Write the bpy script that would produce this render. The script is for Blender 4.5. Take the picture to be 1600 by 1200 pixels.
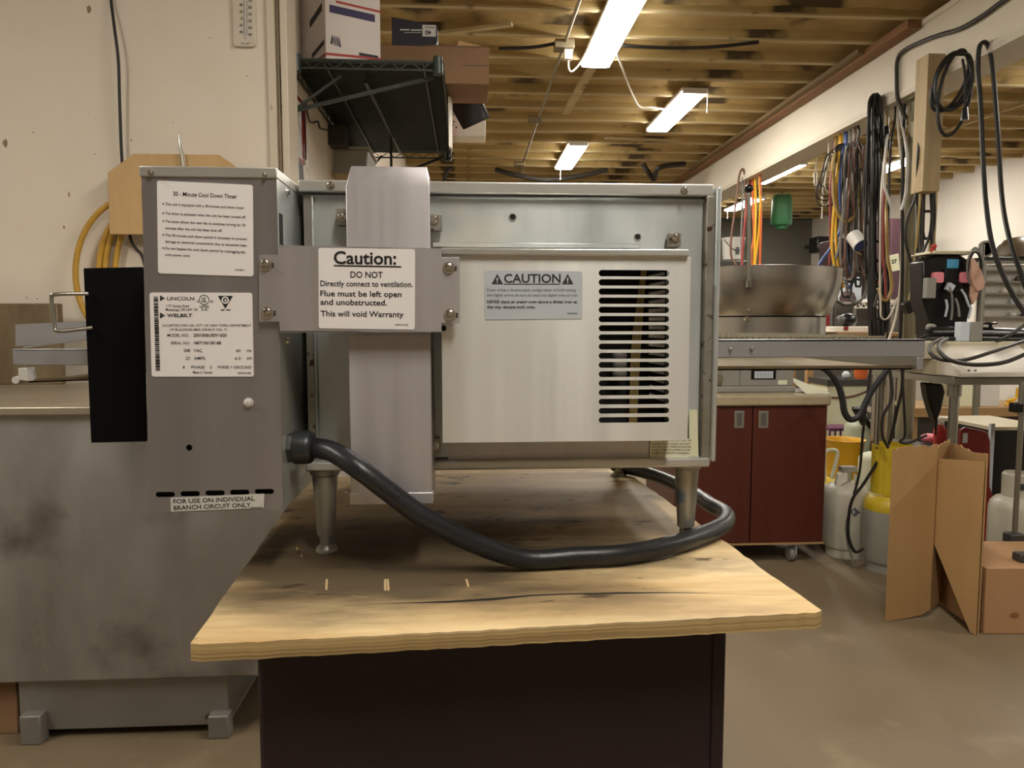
import bpy, bmesh, math, random
from math import sin, cos, tan, atan, pi, radians, sqrt
from mathutils import Vector, Matrix
random.seed(7)
for o in list(bpy.data.objects): bpy.data.objects.remove(o)
SC = bpy.context.scene
COL = SC.collection

# ------------------------------------------------------------ camera
CAM_H, FPX = 1.2, 1155.0
TH = atan(95 / FPX); PS = atan(70 / FPX * cos(TH))
cd = bpy.data.cameras.new('camera'); cd.sensor_width = 36; cd.lens = 36 * FPX / 1600
cd.clip_start = .02; cd.clip_end = 60
cam = bpy.data.objects.new('camera', cd); COL.objects.link(cam)
cam.location = (0, 0, CAM_H); cam.rotation_euler = (pi / 2 - TH, 0, -PS)
SC.camera = cam
# ------------------------------------------------------------ world, exposure
w = bpy.data.worlds.new('world'); SC.world = w; w.use_nodes = True
w.node_tree.nodes['Background'].inputs[0].default_value = (1, .93, .82, 1)
w.node_tree.nodes['Background'].inputs[1].default_value = .1
SC.view_settings.view_transform = 'Standard'; SC.view_settings.look = 'None'
SC.view_settings.gamma = 1; SC.view_settings.use_curve_mapping = False
SC.view_settings.exposure = 1.6
LAMP = 22.0            # radiance of the ceiling fittings' diffusers
LAMP_COL = (1.0, .94, .84)

# ------------------------------------------------------------ measuring: a pixel of the photo to a point of the room
_f = Vector((sin(PS) * cos(TH), cos(PS) * cos(TH), -sin(TH)))
_r = Vector((cos(PS), -sin(PS), 0)); _u = _r.cross(_f)
def ray(x, y): return _f + _r * ((x - 800) / FPX) + _u * ((600 - y) / FPX)
def P(x, y, Y): d = ray(x, y); return Vector((0, 0, CAM_H)) + d * (Y / d.y)
def PZ(x, y, Z): d = ray(x, y); return Vector((0, 0, CAM_H)) + d * ((Z - CAM_H) / d.z)
def PX(x, y, X): d = ray(x, y); return Vector((0, 0, CAM_H)) + d * (X / d.x)

# ------------------------------------------------------------ materials
def lin(h):
    h = h.lstrip('#'); c = [int(h[i:i + 2], 16) / 255 for i in (0, 2, 4)]
    return tuple(v / 12.92 if v <= .04045 else ((v + .055) / 1.055) ** 2.4 for v in c) + (1,)
MATS = {}
def mat(name, col, rough=.6, metal=0, col2=None, scale=8, stretch=(1, 1, 1), amount=.5, bump=0, bscale=None, spec=.5,
        rvar=0, aniso=0, spots=None, spot_scale=14, spot_at=.62, spot_w=.06, emit=0, alpha=1, trans=0, detail=6):
    m = bpy.data.materials.new(name); m.use_nodes = True; MATS[name] = m
    nt = m.node_tree; N = nt.nodes; L = nt.links; b = N['Principled BSDF']
    b.inputs['Base Color'].default_value = lin(col); b.inputs['Roughness'].default_value = rough
    b.inputs['Metallic'].default_value = metal; b.inputs['Specular IOR Level'].default_value = spec
    if aniso:                             # brushed grain: highlights drawn out up and down
        tn = N.new('ShaderNodeTangent'); tn.direction_type = 'RADIAL'; tn.axis = 'Z'; L.new(tn.outputs['Tangent'], b.inputs['Tangent'])
        b.inputs['Anisotropic'].default_value = aniso; b.inputs['Anisotropic Rotation'].default_value = .25
    if trans: b.inputs['Transmission Weight'].default_value = trans
    if alpha < 1: b.inputs['Alpha'].default_value = alpha
    if emit:
        b.inputs['Emission Color'].default_value = lin(col)[:3] + (1,); b.inputs['Emission Strength'].default_value = emit
    if col2 or bump or spots or rvar:
        tc = N.new('ShaderNodeTexCoord'); mp = N.new('ShaderNodeMapping'); mp.inputs['Scale'].default_value = stretch
        L.new(tc.outputs['Object'], mp.inputs['Vector'])
        nz = N.new('ShaderNodeTexNoise'); nz.inputs['Scale'].default_value = scale; nz.inputs['Detail'].default_value = detail
        nz.inputs['Roughness'].default_value = .6
        L.new(mp.outputs['Vector'], nz.inputs['Vector'])
        out = None
        if col2:
            cr = N.new('ShaderNodeValToRGB'); cr.color_ramp.elements[0].position = .5 - amount / 2; cr.color_ramp.elements[1].position = .5 + amount / 2
            cr.color_ramp.elements[0].color = lin(col2); cr.color_ramp.elements[1].color = lin(col)
            L.new(nz.outputs['Fac'], cr.inputs['Fac']); out = cr.outputs['Color']
        if spots:
            n2 = N.new('ShaderNodeTexNoise'); n2.inputs['Scale'].default_value = spot_scale; n2.inputs['Detail'].default_value = 5
            L.new(tc.outputs['Object'], n2.inputs['Vector'])
            r2 = N.new('ShaderNodeValToRGB'); r2.color_ramp.elements[0].position = spot_at; r2.color_ramp.elements[1].position = spot_at + spot_w
            r2.color_ramp.elements[0].color = (0, 0, 0, 1); r2.color_ramp.elements[1].color = (1, 1, 1, 1)
            L.new(n2.outputs['Fac'], r2.inputs['Fac'])
            mx = N.new('ShaderNodeMixRGB'); L.new(r2.outputs['Color'], mx.inputs[0])
            if out: L.new(out, mx.inputs[1])
            else: mx.inputs[1].default_value = lin(col)
            mx.inputs[2].default_value = lin(spots); out = mx.outputs[0]
        if out: L.new(out, b.inputs['Base Color'])
        if rvar:
            mr = N.new('ShaderNodeMapRange'); mr.inputs[1].default_value = .3; mr.inputs[2].default_value = .7
            mr.inputs[3].default_value = rough - rvar; mr.inputs[4].default_value = rough + rvar
            L.new(nz.outputs['Fac'], mr.inputs[0]); L.new(mr.outputs[0], b.inputs['Roughness'])
        if bump:
            n3 = nz
            if bscale:
                n3 = N.new('ShaderNodeTexNoise'); n3.inputs['Scale'].default_value = bscale; n3.inputs['Detail'].default_value = 5
                L.new(mp.outputs['Vector'], n3.inputs['Vector'])
            bp = N.new('ShaderNodeBump'); bp.inputs['Strength'].default_value = 1; bp.inputs['Distance'].default_value = bump
            L.new(n3.outputs['Fac'], bp.inputs['Height']); L.new(bp.outputs['Normal'], b.inputs['Normal'])
    return m

mat('box_steel', '#aca8aa', .38, .7, '#9b979a', 30, (1, 1, .04), .6, rvar=.06, aniso=.7)
mat('flue_steel', '#c6c2c4', .42, .7, '#b5b1b3', 40, (1, 1, .03), .6, rvar=.05, aniso=.6)
mat('galv', '#cfd3d1', .4, .65, '#a9b1b4', 9, (1, 1, .35), .5, rvar=.08, aniso=.6, spots='#d6d4c8', spot_scale=5, spot_at=.6, spot_w=.15)
mat('galv_rim', '#d3d3d0', .36, .6, '#bdbbb5', 12, (.3, 1, 1), .5, rvar=.08)
mat('cover_steel', '#e6e6e3', .36, .6, '#dadad6', 26, (1, 1, .05), .6, rvar=.05, aniso=.75)
mat('rail_steel', '#bdbfc4', .4, .65, '#aeb0b5', 20, (.2, 1, 1), .5)
mat('rust_steel', '#a9a59b', .5, .6, '#7c756a', 18, (1, 1, 1), .5, spots='#4a3226', spot_scale=60, spot_at=.6, spot_w=.05)
mat('leg_steel', '#b0aea6', .4, .65, '#85837b', 20, (1, 1, .5), .6, rvar=.08, spots='#6d7f8f', spot_scale=22, spot_at=.62)
mat('chip_brown', '#8f7f66', .85)
mat('bolt_steel', '#c9c5bd', .25, 1)
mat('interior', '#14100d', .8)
mat('black_paint', '#030303', .8, spec=.15)
mat('wire_steel', '#b9b7ae', .28, 1)
mat('tank_steel', '#b6b5b3', .34, .75, '#92908d', 5, (1, 1, .35), .55, rvar=.1, aniso=.6, bump=.002, bscale=2.5, spots='#777168', spot_scale=3.2, spot_at=.58, spot_w=.12)
mat('tank_rim', '#bdb4a2', .4, .7, '#9c9484', 6, (.3, 1, 1), .5)
mat('tank_base', '#94928d', .5, .5, '#85827c', 5, (1, 1, 1), .5)
mat('stain_steel', '#998b72', .45, .6, '#5f4f37', 6, (1, 1, .4), .5)
mat('label_white', '#f3efee', .5)
mat('label_grey', '#c3cad2', .5)
mat('label_cream', '#d9d9bb', .5)
mat('label_pale', '#cfccc6', .5)
mat('ink', '#16141a', .6)
mat('ink_grey', '#5a5d66', .6)
mat('ink_mid', '#34323a', .6)
mat('cord_black', '#1b1c1f', .36, 0, '#24262a', 40, (1, 1, 1), .4, bump=.0004, bscale=160)
mat('gland', '#2a2e2f', .35)
mat('cable_black', '#16130f', .5)
mat('cable_dark', '#2b2620', .5)
mat('cable_grey', '#7d7a74', .5)
mat('cable_white', '#cfc8b8', .5)
mat('cable_yellow', '#d8a823', .5)
mat('cable_orange', '#c8622b', .5)
mat('cable_red', '#8c3a38', .5)
mat('cable_blue', '#35508f', .5)
mat('cable_brown', '#6b4b3c', .5)
mat('cable_tan', '#a98f55', .5)
mat('yellow_cable', '#c49a3c', .5, 0, '#b08632', 30, (1, 1, 1), .4)
mat('cab_brown', '#35282a', .42, 0, '#2d2225', 3, (1, 1, .3), .6, spec=.3)
mat('cab_red', '#56261a', .42, 0, '#451c14', 10, (1, 1, .06), .6)
mat('cab_top', '#b3a487', .45, 0, '#96886d', 9, (.4, 1, 1), .5)
mat('chrome_dull', '#9c9a90', .4, .7)
mat('ply_under', '#a88450', .7, 0, '#8a6a3c', 8, (.2, 1, 1), .5)
mat('ply_raw', '#d6bd90', .75, 0, '#c8ac7c', 20, (.2, 1, 1), .5)
mat('board_wood', '#c9a877', .6, 0, '#bb9865', 18, (1, 1, .12), .5)
mat('stud_wood', '#b39f78', .65, 0, '#9a8560', 14, (1, 1, .1), .5)
mat('ledger_wood', '#8f683f', .7, 0, '#6d4a2a', 9, (1, .15, 1), .5)
mat('brace_wood', '#7f6a48', .7, 0, '#66532f', 9, (1, .15, 1), .5)
mat('wall_white', '#e4dacb', .75, 0, '#dbd0bf', 3, (1, 1, 1), .6, bump=.0015, bscale=9, spots='#a3967f', spot_scale=15, spot_at=.7, spot_w=.04)
mat('wall_right', '#dcd6cc', .75, 0, '#cfc8bc', 1.6, (1, 1, 1), .6, spots='#b3a48c', spot_scale=1.4, spot_at=.64, spot_w=.1)
mat('wall_grey', '#6c6a62', .8, 0, '#605e56', 2, (1, 1, 1), .6)
mat('wall_plain', '#d6ccba', .8, 0, '#c9bfad', 2, (1, 1, 1), .5)
mat('trim_cream', '#d8cebc', .6, 0, '#c8bca7', 8, (1, 1, .2), .5, spots='#8b7d68', spot_scale=12, spot_at=.66)
mat('beam_white', '#d9d2c2', .6, 0, '#ccc4b2', 2.5, (1, .4, 1), .6)
mat('beam_grey', '#c6beac', .6)
mat('foam', '#c2a873', .85, 0, '#987f4f', 2.2, (1, 2.2, 1), .5, bump=.03, bscale=3.5, spots='#51432e', spot_scale=1.6, spot_at=.56, spot_w=.08)
mat('joist_side', '#bda46e', .8, 0, '#97804e', 3, (.5, 1, 2), .5, bump=.012, bscale=5, spots='#51432e', spot_scale=1.8, spot_at=.57, spot_w=.07)
mat('joist_bottom', '#c5b58c', .75, 0, '#a59269', 6, (.2, 1, 1), .5, spots='#54422a', spot_scale=2.2, spot_at=.63, spot_w=.06)
mat('concrete', '#7d6d55', .55, 0, '#695b46', 2.4, (1, 1, 1), .55, bump=.002, bscale=14, spots='#8a7b63', spot_scale=5, spot_at=.58, spot_w=.2, rvar=.1)
mat('conduit', '#9a8f78', .45, .6)
mat('column_paint', '#8f886f', .5, .2, '#7d765e', 6, (1, 1, .3), .5)
mat('fitting_white', '#d9d2c4', .5)
mat('rack_green', '#39423a', .45, .3, '#2e352f', 30, (1, 1, 1), .5)
mat('card_white', '#d8cfca', .7, 0, '#cdc3bd', 4, (1, 1, 1), .5)
mat('card_brown', '#a3794c', .8, 0, '#926a3f', 6, (1, 1, .3), .5)
mat('card_tan', '#ad8a5c', .8, 0, '#9c794c', 6, (1, 1, .3), .5)
mat('card_box', '#ad8660', .8, 0, '#a17a54', 4, (1, 1, .3), .5)
mat('card_edge', '#caa674', .85)
mat('card_old', '#8b6b4c', .8, 0, '#7c5e41', 5, (1, 1, 1), .5)
mat('navy', '#221f2b', .5)
mat('red_tape', '#a33a33', .6)
mat('ink_purple', '#2f2750', .6)
mat('plastic_black', '#0d0d0f', .3)
mat('plastic_clear', '#c2bdb1', .35, 0, '#aaa599', 5, (1, 1, 1), .5)
mat('paper', '#e6dfd2', .7)
mat('red', '#b3322a', .45)
mat('dark_red', '#7d1716', .4)
mat('pink', '#e68a95', .5)
mat('pink_pale', '#c9a08a', .6)
mat('sky_blue', '#4a9ac4', .5)
mat('green', '#2f6b42', .6, alpha=.75)
mat('orange', '#d0662c', .5)
mat('purple', '#5c2450', .4)
mat('tank_white', '#c6c2b2', .38, 0, '#b6b1a0', 6, (1, 1, 1), .5)
mat('tank_grey', '#9a9a90', .4, 0, '#8c8b80', 6, (1, 1, 1), .5)
mat('tank_yellow', '#d0b62a', .4, 0, '#bba123', 8, (1, 1, 1), .5)
mat('yellow', '#d6a31f', .4)
mat('tank_green', '#a3a891', .4)
mat('rubber', '#1c1b1a', .7)
mat('caster_grey', '#7d7a73', .5)
mat('beige', '#cbc2a8', .5, 0, '#bfb59a', 6, (1, 1, 1), .5)
mat('grey_plastic', '#8b8880', .5)
mat('grey_dark', '#55534e', .5)
mat('bowl_steel', '#bdbbb8', .25, 1, '#b3b0ac', 30, (1, 1, .05), .5)
mat('pipe_steel', '#9b9a92', .3, .9)
mat('belt_steel', '#b9b1a0', .35, .8)
mat('bench_wood', '#a58459', .7, 0, '#8d6d45', 9, (.2, 1, 1), .5)
mat('dark_steel', '#45433f', .5, .3)
mat('maroon', '#452a33', .6)
mat('rib_white', '#ece7de', .6)
mat('glass_thermo', '#cfc5b4', .4)

# plywood top: streaked grain with dark oily stains
def ply(name, a, b, c, grime_shade=None):
    m = bpy.data.materials.new(name); m.use_nodes = True; MATS[name] = m
    N = m.node_tree.nodes; L = m.node_tree.links; bs = N['Principled BSDF']; bs.inputs['Roughness'].default_value = .62
    tc = N.new('ShaderNodeTexCoord')
    def noise(scale, st, det=7):
        mp = N.new('ShaderNodeMapping'); mp.inputs['Scale'].default_value = st; mp.inputs['Rotation'].default_value = (0, 0, radians(-3))
        L.new(tc.outputs['Object'], mp.inputs['Vector'])
        n = N.new('ShaderNodeTexNoise'); n.inputs['Scale'].default_value = scale; n.inputs['Detail'].default_value = det; n.inputs['Roughness'].default_value = .62
        L.new(mp.outputs['Vector'], n.inputs['Vector']); return n
    def ramp(n, p0, p1, c0, c1):
        r = N.new('ShaderNodeValToRGB'); e = r.color_ramp.elements; e[0].position = p0; e[1].position = p1; e[0].color = c0; e[1].color = c1
        L.new(n.outputs['Fac'], r.inputs['Fac']); return r
    def mix(f, x, y):
        k = N.new('ShaderNodeMixRGB'); L.new(f, k.inputs[0]); L.new(x, k.inputs[1]); k.inputs[2].default_value = y; return k.outputs[0]
    base = ramp(noise(18, (.12, 1, 1)), .38, .62, lin(b), lin(a)).outputs['Color']
    W = (1, 1, 1, 1); B = (0, 0, 0, 1)
    s1 = ramp(noise(6, (.35, 1, 1)), .47, .68, B, (.85, .85, .85, 1)).outputs['Color']
    o = mix(s1, base, lin(c))
    if grime_shade:                             # uneven greasy patch worn into the wood, with the oven's shadow painted in
        sp = N.new('ShaderNodeVectorMath'); sp.operation = 'SUBTRACT'; L.new(tc.outputs['Object'], sp.inputs[0]); sp.inputs[1].default_value = grime_shade[0]
        ml = N.new('ShaderNodeVectorMath'); ml.operation = 'MULTIPLY'; L.new(sp.outputs[0], ml.inputs[0]); ml.inputs[1].default_value = grime_shade[1]
        ln = N.new('ShaderNodeVectorMath'); ln.operation = 'LENGTH'; L.new(ml.outputs[0], ln.inputs[0])
        ad = N.new('ShaderNodeMath'); ad.operation = 'MULTIPLY_ADD'; L.new(noise(9, (.3, 1, 1)).outputs['Fac'], ad.inputs[0]); ad.inputs[1].default_value = 2.0; L.new(ln.outputs['Value'], ad.inputs[2])
        gr = N.new('ShaderNodeValToRGB'); e = gr.color_ramp.elements; e[0].position = .72; e[0].color = (.88, .88, .88, 1); e[1].position = 1.0; e[1].color = (0, 0, 0, 1)
        dv = N.new('ShaderNodeMath'); dv.operation = 'DIVIDE'; L.new(ad.outputs[0], dv.inputs[0]); dv.inputs[1].default_value = 2.0; L.new(dv.outputs[0], gr.inputs['Fac'])
        o = mix(gr.outputs['Color'], o, lin('#43382b'))
    s2 = ramp(noise(34, (.4, 1, 1)), .61, .65, B, (.85, .85, .85, 1)).outputs['Color']
    o = mix(s2, o, lin('#3f2e1c'))
    L.new(o, bs.inputs['Base Color'])
    bp = N.new('ShaderNodeBump'); bp.inputs['Distance'].default_value = .0012; L.new(noise(22, (.16, 1, 1)).outputs['Fac'], bp.inputs['Height'])
    L.new(bp.outputs['Normal'], bs.inputs['Normal'])
ply('ply_top', '#dec79a', '#c2a373', '#85704f')
ply('ply_dirty_shaded', '#d8c092', '#b99a6a', '#78644a', ((-.09, -.13, 0), (2.6, 4.0, 0)))
# layered edge of the plywood
def ply_edge():
    m = bpy.data.materials.new('ply_edge'); m.use_nodes = True; MATS['ply_edge'] = m
    N = m.node_tree.nodes; L = m.node_tree.links; bs = N['Principled BSDF']; bs.inputs['Roughness'].default_value = .8
    tc = N.new('ShaderNodeTexCoord'); mp = N.new('ShaderNodeMapping'); mp.inputs['Scale'].default_value = (1.2, 1.2, 260)
    L.new(tc.outputs['Object'], mp.inputs['Vector'])
    n = N.new('ShaderNodeTexNoise'); n.inputs['Scale'].default_value = 1.6; n.inputs['Detail'].default_value = 4; L.new(mp.outputs['Vector'], n.inputs['Vector'])
    r = N.new('ShaderNodeValToRGB'); e = r.color_ramp.elements; e[0].position = .38; e[0].color = lin('#8d7449'); e[1].position = .62; e[1].color = lin('#c6aa74')
    L.new(n.outputs['Fac'], r.inputs['Fac']); L.new(r.outputs['Color'], bs.inputs['Base Color'])
ply_edge()
# light diffuser
mat('diffuser', '#fff4e0', .5)
b_ = MATS['diffuser'].node_tree.nodes['Principled BSDF']
b_.inputs['Emission Color'].default_value = LAMP_COL + (1,); b_.inputs['Emission Strength'].default_value = LAMP

# ------------------------------------------------------------ objects
def wloc(o):
    v = Vector((0, 0, 0))
    while o is not None: v += Vector(o.location); o = o.parent
    return v
def tag(o, label=None, cat=None, group=None, kind=None):
    if label: o['label'] = label
    if cat: o['category'] = cat
    if group: o['group'] = group
    if kind: o['kind'] = kind
    return o
def thing(name, label, cat, loc=(0, 0, 0), group=None):
    o = bpy.data.objects.new(name, None); COL.objects.link(o); o.location = loc; o.empty_display_size = .05
    return tag(o, label, cat, group)
def dup(o, parent=None, delta=None):
    c = o.copy(); COL.objects.link(c)
    if parent is not None: c.parent = parent
    if delta is not None: c.location = Vector(c.location) + Vector(delta)
    for ch in list(o.children): dup(ch, c)
    return c
def solo(name, mb, m, label, cat, group=None, **k): return tag(mb.build(name, m, None, **k), label, cat, group)
def struct(name, mb, m, **k): return tag(mb.build(name, m, None, **k), kind='structure')

def smooth_path(pts, n=6, closed=False):
    pts = [Vector(p) for p in pts]
    if len(pts) < 3: return pts
    out = []; L = len(pts); rng = range(L) if closed else range(L - 1)
    for i in rng:
        p1 = pts[i]; p2 = pts[(i + 1) % L]
        p0 = pts[(i - 1) % L] if closed or i > 0 else p1 * 2 - p2
        p3 = pts[(i + 2) % L] if closed or i + 2 < L else p2 * 2 - p1
        for k in range(n):
            t = k / n
            out.append(.5 * ((2 * p1) + (p2 - p0) * t + (2 * p0 - 5 * p1 + 4 * p2 - p3) * t * t + (3 * p1 - p0 - 3 * p2 + p3) * t ** 3))
    if not closed: out.append(pts[-1])
    return out
class MB:
    def __init__(s): s.bm = bmesh.new(); s.mi = 0
    def _f(s, vs):
        try: f = s.bm.faces.new(vs); f.material_index = s.mi; return f
        except ValueError: return None
    def box(s, x0, x1, y0, y1, z0, z1, M=None):
        x0, x1 = sorted((x0, x1)); y0, y1 = sorted((y0, y1)); z0, z1 = sorted((z0, z1))
        c = [Vector((x, y, z)) for z in (z0, z1) for y in (y0, y1) for x in (x0, x1)]
        if M: c = [M @ v for v in c]
        v = [s.bm.verts.new(p) for p in c]
        for q in ((0, 2, 3, 1), (4, 5, 7, 6), (0, 1, 5, 4), (2, 6, 7, 3), (0, 4, 6, 2), (1, 3, 7, 5)): s._f([v[i] for i in q])
        return s
    def prism(s, pts, d):                 # polygon of points, pushed along the vector d
        d = Vector(d); a = [s.bm.verts.new(Vector(p)) for p in pts]; b = [s.bm.verts.new(Vector(p) + d) for p in pts]
        s._f(a); s._f(b[::-1]); n = len(pts)
        for i in range(n): s._f([a[i], b[i], b[(i + 1) % n], a[(i + 1) % n]])
        return s
    def poly(s, pts): s._f([s.bm.verts.new(Vector(p)) for p in pts]); return s
    def bar(s, p, q, w, h=None, up=(0, 0, 1)):
        p = Vector(p); q = Vector(q); d = (q - p).normalized(); h = h or w; upv = Vector(up)
        if abs(d.dot(upv)) > .97: upv = Vector((0, 1, 0))
        r = d.cross(upv).normalized(); u = r.cross(d)
        v = []
        for e in (p, q):
            for a, b in ((-1, -1), (1, -1), (1, 1), (-1, 1)): v.append(s.bm.verts.new(e + r * (a * w / 2) + u * (b * h / 2)))
        for k in ((3, 2, 1, 0), (4, 5, 6, 7), (0, 1, 5, 4), (1, 2, 6, 5), (2, 3, 7, 6), (3, 0, 4, 7)): s._f([v[i] for i in k])
        return s
    def tube(s, pts, r, seg=8, n=6, closed=False, smooth=True):
        pts = smooth_path(pts, n, closed) if smooth else [Vector(p) for p in pts]
        L = len(pts); rs = r if callable(r) else (lambda t: r)
        T = []
        for i in range(L):
            a = pts[(i - 1) % L] if closed or i > 0 else pts[i]; b = pts[(i + 1) % L] if closed or i < L - 1 else pts[i]
            t = (b - a); T.append(t.normalized() if t.length > 1e-9 else Vector((0, 0, 1)))
        nrm = T[0].orthogonal().normalized(); rings = []
        for i in range(L):
            nrm = (nrm - T[i] * nrm.dot(T[i]))
            nrm = nrm.normalized() if nrm.length > 1e-6 else T[i].orthogonal().normalized()
            bn = T[i].cross(nrm); rr = rs(i / max(1, L - 1))
            rings.append([s.bm.verts.new(pts[i] + nrm * (rr * cos(2 * pi * k / seg)) + bn * (rr * sin(2 * pi * k / seg))) for k in range(seg)])
        for i in range(L if closed else L - 1):
            A = rings[i]; B = rings[(i + 1) % L]
            for k in range(seg): s._f([A[k], A[(k + 1) % seg], B[(k + 1) % seg], B[k]])
        if not closed: s._f(rings[0][::-1]); s._f(rings[-1])
        return s
    def cyl(s, p, q, r, r2=None, seg=16):
        r2 = r if r2 is None else r2
        return s.tube([p, q], lambda t: r + (r2 - r) * t, seg, smooth=False)
    def lathe(s, prof, c, seg=24, axis='z'):
        c = Vector(c); rings = []
        for r, h in prof:
            ring = []
            for k in range(seg):
                a = 2 * pi * k / seg; p = Vector((r * cos(a), r * sin(a), h))
                if axis == 'y': p = Vector((p.x, p.z, p.y))
                if axis == 'x': p = Vector((p.z, p.x, p.y))
                ring.append(s.bm.verts.new(c + p))
            rings.append(ring)
        for A, B in zip(rings, rings[1:]):
            for k in range(seg): s._f([A[k], A[(k + 1) % seg], B[(k + 1) % seg], B[k]])
        s._f(rings[0][::-1]); s._f(rings[-1]); return s
    def ball(s, c, r, sc=(1, 1, 1), seg=16):
        m = Matrix.Translation(c) @ Matrix.Diagonal((r * sc[0], r * sc[1], r * sc[2], 1))
        res = bmesh.ops.create_uvsphere(s.bm, u_segments=seg, v_segments=max(6, seg // 2), radius=1, matrix=m)
        for v in res['verts']:
            for f in v.link_faces: f.material_index = s.mi
        return s
    def mesh(s, me, M):
        n0 = len(s.bm.verts); s.bm.from_mesh(me); s.bm.verts.ensure_lookup_table()
        for v in s.bm.verts[n0:]: v.co = M @ v.co
        for v in s.bm.verts[n0:]:
            for f in v.link_faces: f.material_index = s.mi
        return s
    def build(s, name, m, parent=None, bevel=0, smooth=True, recalc=True, seg=2, label=None, kind=None):
        ms = m if isinstance(m, (list, tuple)) else [m]
        if recalc: bmesh.ops.recalc_face_normals(s.bm, faces=s.bm.faces)
        if parent is not None: off = wloc(parent)
        else:
            vs = [v.co for v in s.bm.verts]
            off = Vector(((min(v.x for v in vs) + max(v.x for v in vs)) / 2, (min(v.y for v in vs) + max(v.y for v in vs)) / 2, min(v.z for v in vs)))
        for v in s.bm.verts: v.co -= off
        me = bpy.data.meshes.new(name); s.bm.to_mesh(me); s.bm.free()
        for k in ms: me.materials.append(MATS[k])
        if smooth:
            me.polygons.foreach_set('use_smooth', [True] * len(me.polygons))
            me.set_sharp_from_angle(angle=radians(38))
        o = bpy.data.objects.new(name, me); COL.objects.link(o)
        if parent is not None: o.parent = parent
        else: o.location = off
        if bevel:
            b = o.modifiers.new('bevel', 'BEVEL'); b.width = bevel; b.segments = seg; b.limit_method = 'ANGLE'; b.angle_limit = radians(40)
        if label: o['label'] = label
        if kind: o['kind'] = kind
        return o

def rr2(x0, x1, z0, z1, r, n=4):          # rounded rectangle outline (2D)
    out = []
    for cx, cz, a0 in ((x1 - r, z1 - r, 0), (x0 + r, z1 - r, 90), (x0 + r, z0 + r, 180), (x1 - r, z0 + r, 270)):
        for k in range(n + 1):
            a = radians(a0 + 90 * k / n); out.append((cx + r * cos(a), cz + r * sin(a)))
    return out
def holed(mb, outer, holes, Y, t):        # upright plate in the plane y = Y with holes, thickness t towards +y
    c = bpy.data.curves.new('c', 'CURVE'); c.dimensions = '2D'; c.fill_mode = 'BOTH'; c.extrude = t / 2
    for lp in [outer] + holes:
        sp = c.splines.new('POLY'); sp.points.add(len(lp) - 1); sp.use_cyclic_u = True
        for i, (x, z) in enumerate(lp): sp.points[i].co = (x, z, 0, 1)
    _bake(mb, c, Matrix(((1, 0, 0, 0), (0, 0, -1, Y + t / 2), (0, 1, 0, 0), (0, 0, 0, 1))))
def _bake(mb, curve, M):
    o = bpy.data.objects.new('tmp', curve); COL.objects.link(o)
    dg = bpy.context.evaluated_depsgraph_get(); me = bpy.data.meshes.new_from_object(o.evaluated_get(dg))
    r = (min((v.co.x for v in me.vertices), default=0), max((v.co.x for v in me.vertices), default=1))
    if callable(M): M = M(r)
    mb.mesh(me, M); bpy.data.objects.remove(o); bpy.data.meshes.remove(me); bpy.data.curves.remove(curve)
def text3(mb, body, a, b, up, cap, bold=0, nrm_off=0):   # lettering whose baseline runs from point a to point b
    a = Vector(a); b = Vector(b); d = b - a; up = Vector(up).normalized()
    c = bpy.data.curves.new('t', 'FONT'); c.body = body; c.size = 1; c.offset = bold; c.resolution_u = 3
    dx = d.normalized(); n = dx.cross(up).normalized(); up2 = n.cross(dx)
    def M(r):
        sx = d.length / max(1e-6, r[1] - r[0]); sz = cap / .72
        A = Matrix.Identity(4)
        for i in range(3):
            A[i][0] = dx[i] * sx; A[i][1] = up2[i] * sz; A[i][2] = n[i]; A[i][3] = a[i] - dx[i] * sx * r[0]
        return A
    _bake(mb, c, M)
class Face:                                # writing on a plane y = Y measured in photo pixels
    def __init__(s, Y): s.Y = Y
    def p(s, x, y): return P(x, y, s.Y)
    def line(s, mb, body, xl, yl, xr, cap, yr=None, bold=0):
        a = s.p(xl, yl); b = s.p(xr, yl if yr is None else yr)
        text3(mb, body, a, b, (0, 0, 1), cap * s.Y / FPX, bold)
    def rect(s, mb, x0, y0, x1, y1): mb.poly([s.p(x0, y1), s.p(x1, y1), s.p(x1, y0), s.p(x0, y0)])
    def quad(s, mb, pts): mb.poly([s.p(*q) for q in pts])
    def disc(s, mb, x, y, r, r_in=0, n=20):
        c = s.p(x, y); k = s.Y / FPX
        o = [c + Vector((r * k * cos(2 * pi * i / n), 0, r * k * sin(2 * pi * i / n))) for i in range(n)]
        if not r_in: mb.poly(o); return
        q = [c + Vector((r_in * k * cos(2 * pi * i / n), 0, r_in * k * sin(2 * pi * i / n))) for i in range(n)]
        for i in range(n): mb.poly([o[i], o[(i + 1) % n], q[(i + 1) % n], q[i]])
def sticker(name, corners, Y, m, parent, r=.003, t=.0006):   # corners TL TR BR BL in pixels
    q = [P(x, y, Y) for x, y in corners]; pts = []
    for i in range(4):
        c = q[i]; a = (q[i - 1] - c).normalized(); b = (q[(i + 1) % 4] - c).normalized()
        for k in range(5):
            tt = k / 4; pts.append((c + a * r) * (1 - tt) ** 2 + c * (2 * tt * (1 - tt)) + (c + b * r) * tt ** 2)
    mb = MB().prism(pts, (0, t, 0)); return mb.build(name, m, parent, smooth=False)
def pbox(mb, x0, y0, x1, y1, Y, depth):
    xm, ym = (x0 + x1) / 2, (y0 + y1) / 2
    return mb.box(P(x0, ym, Y).x, P(x1, ym, Y).x, Y, Y + depth, P(xm, y1, Y).z, P(xm, y0, Y).z)
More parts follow.
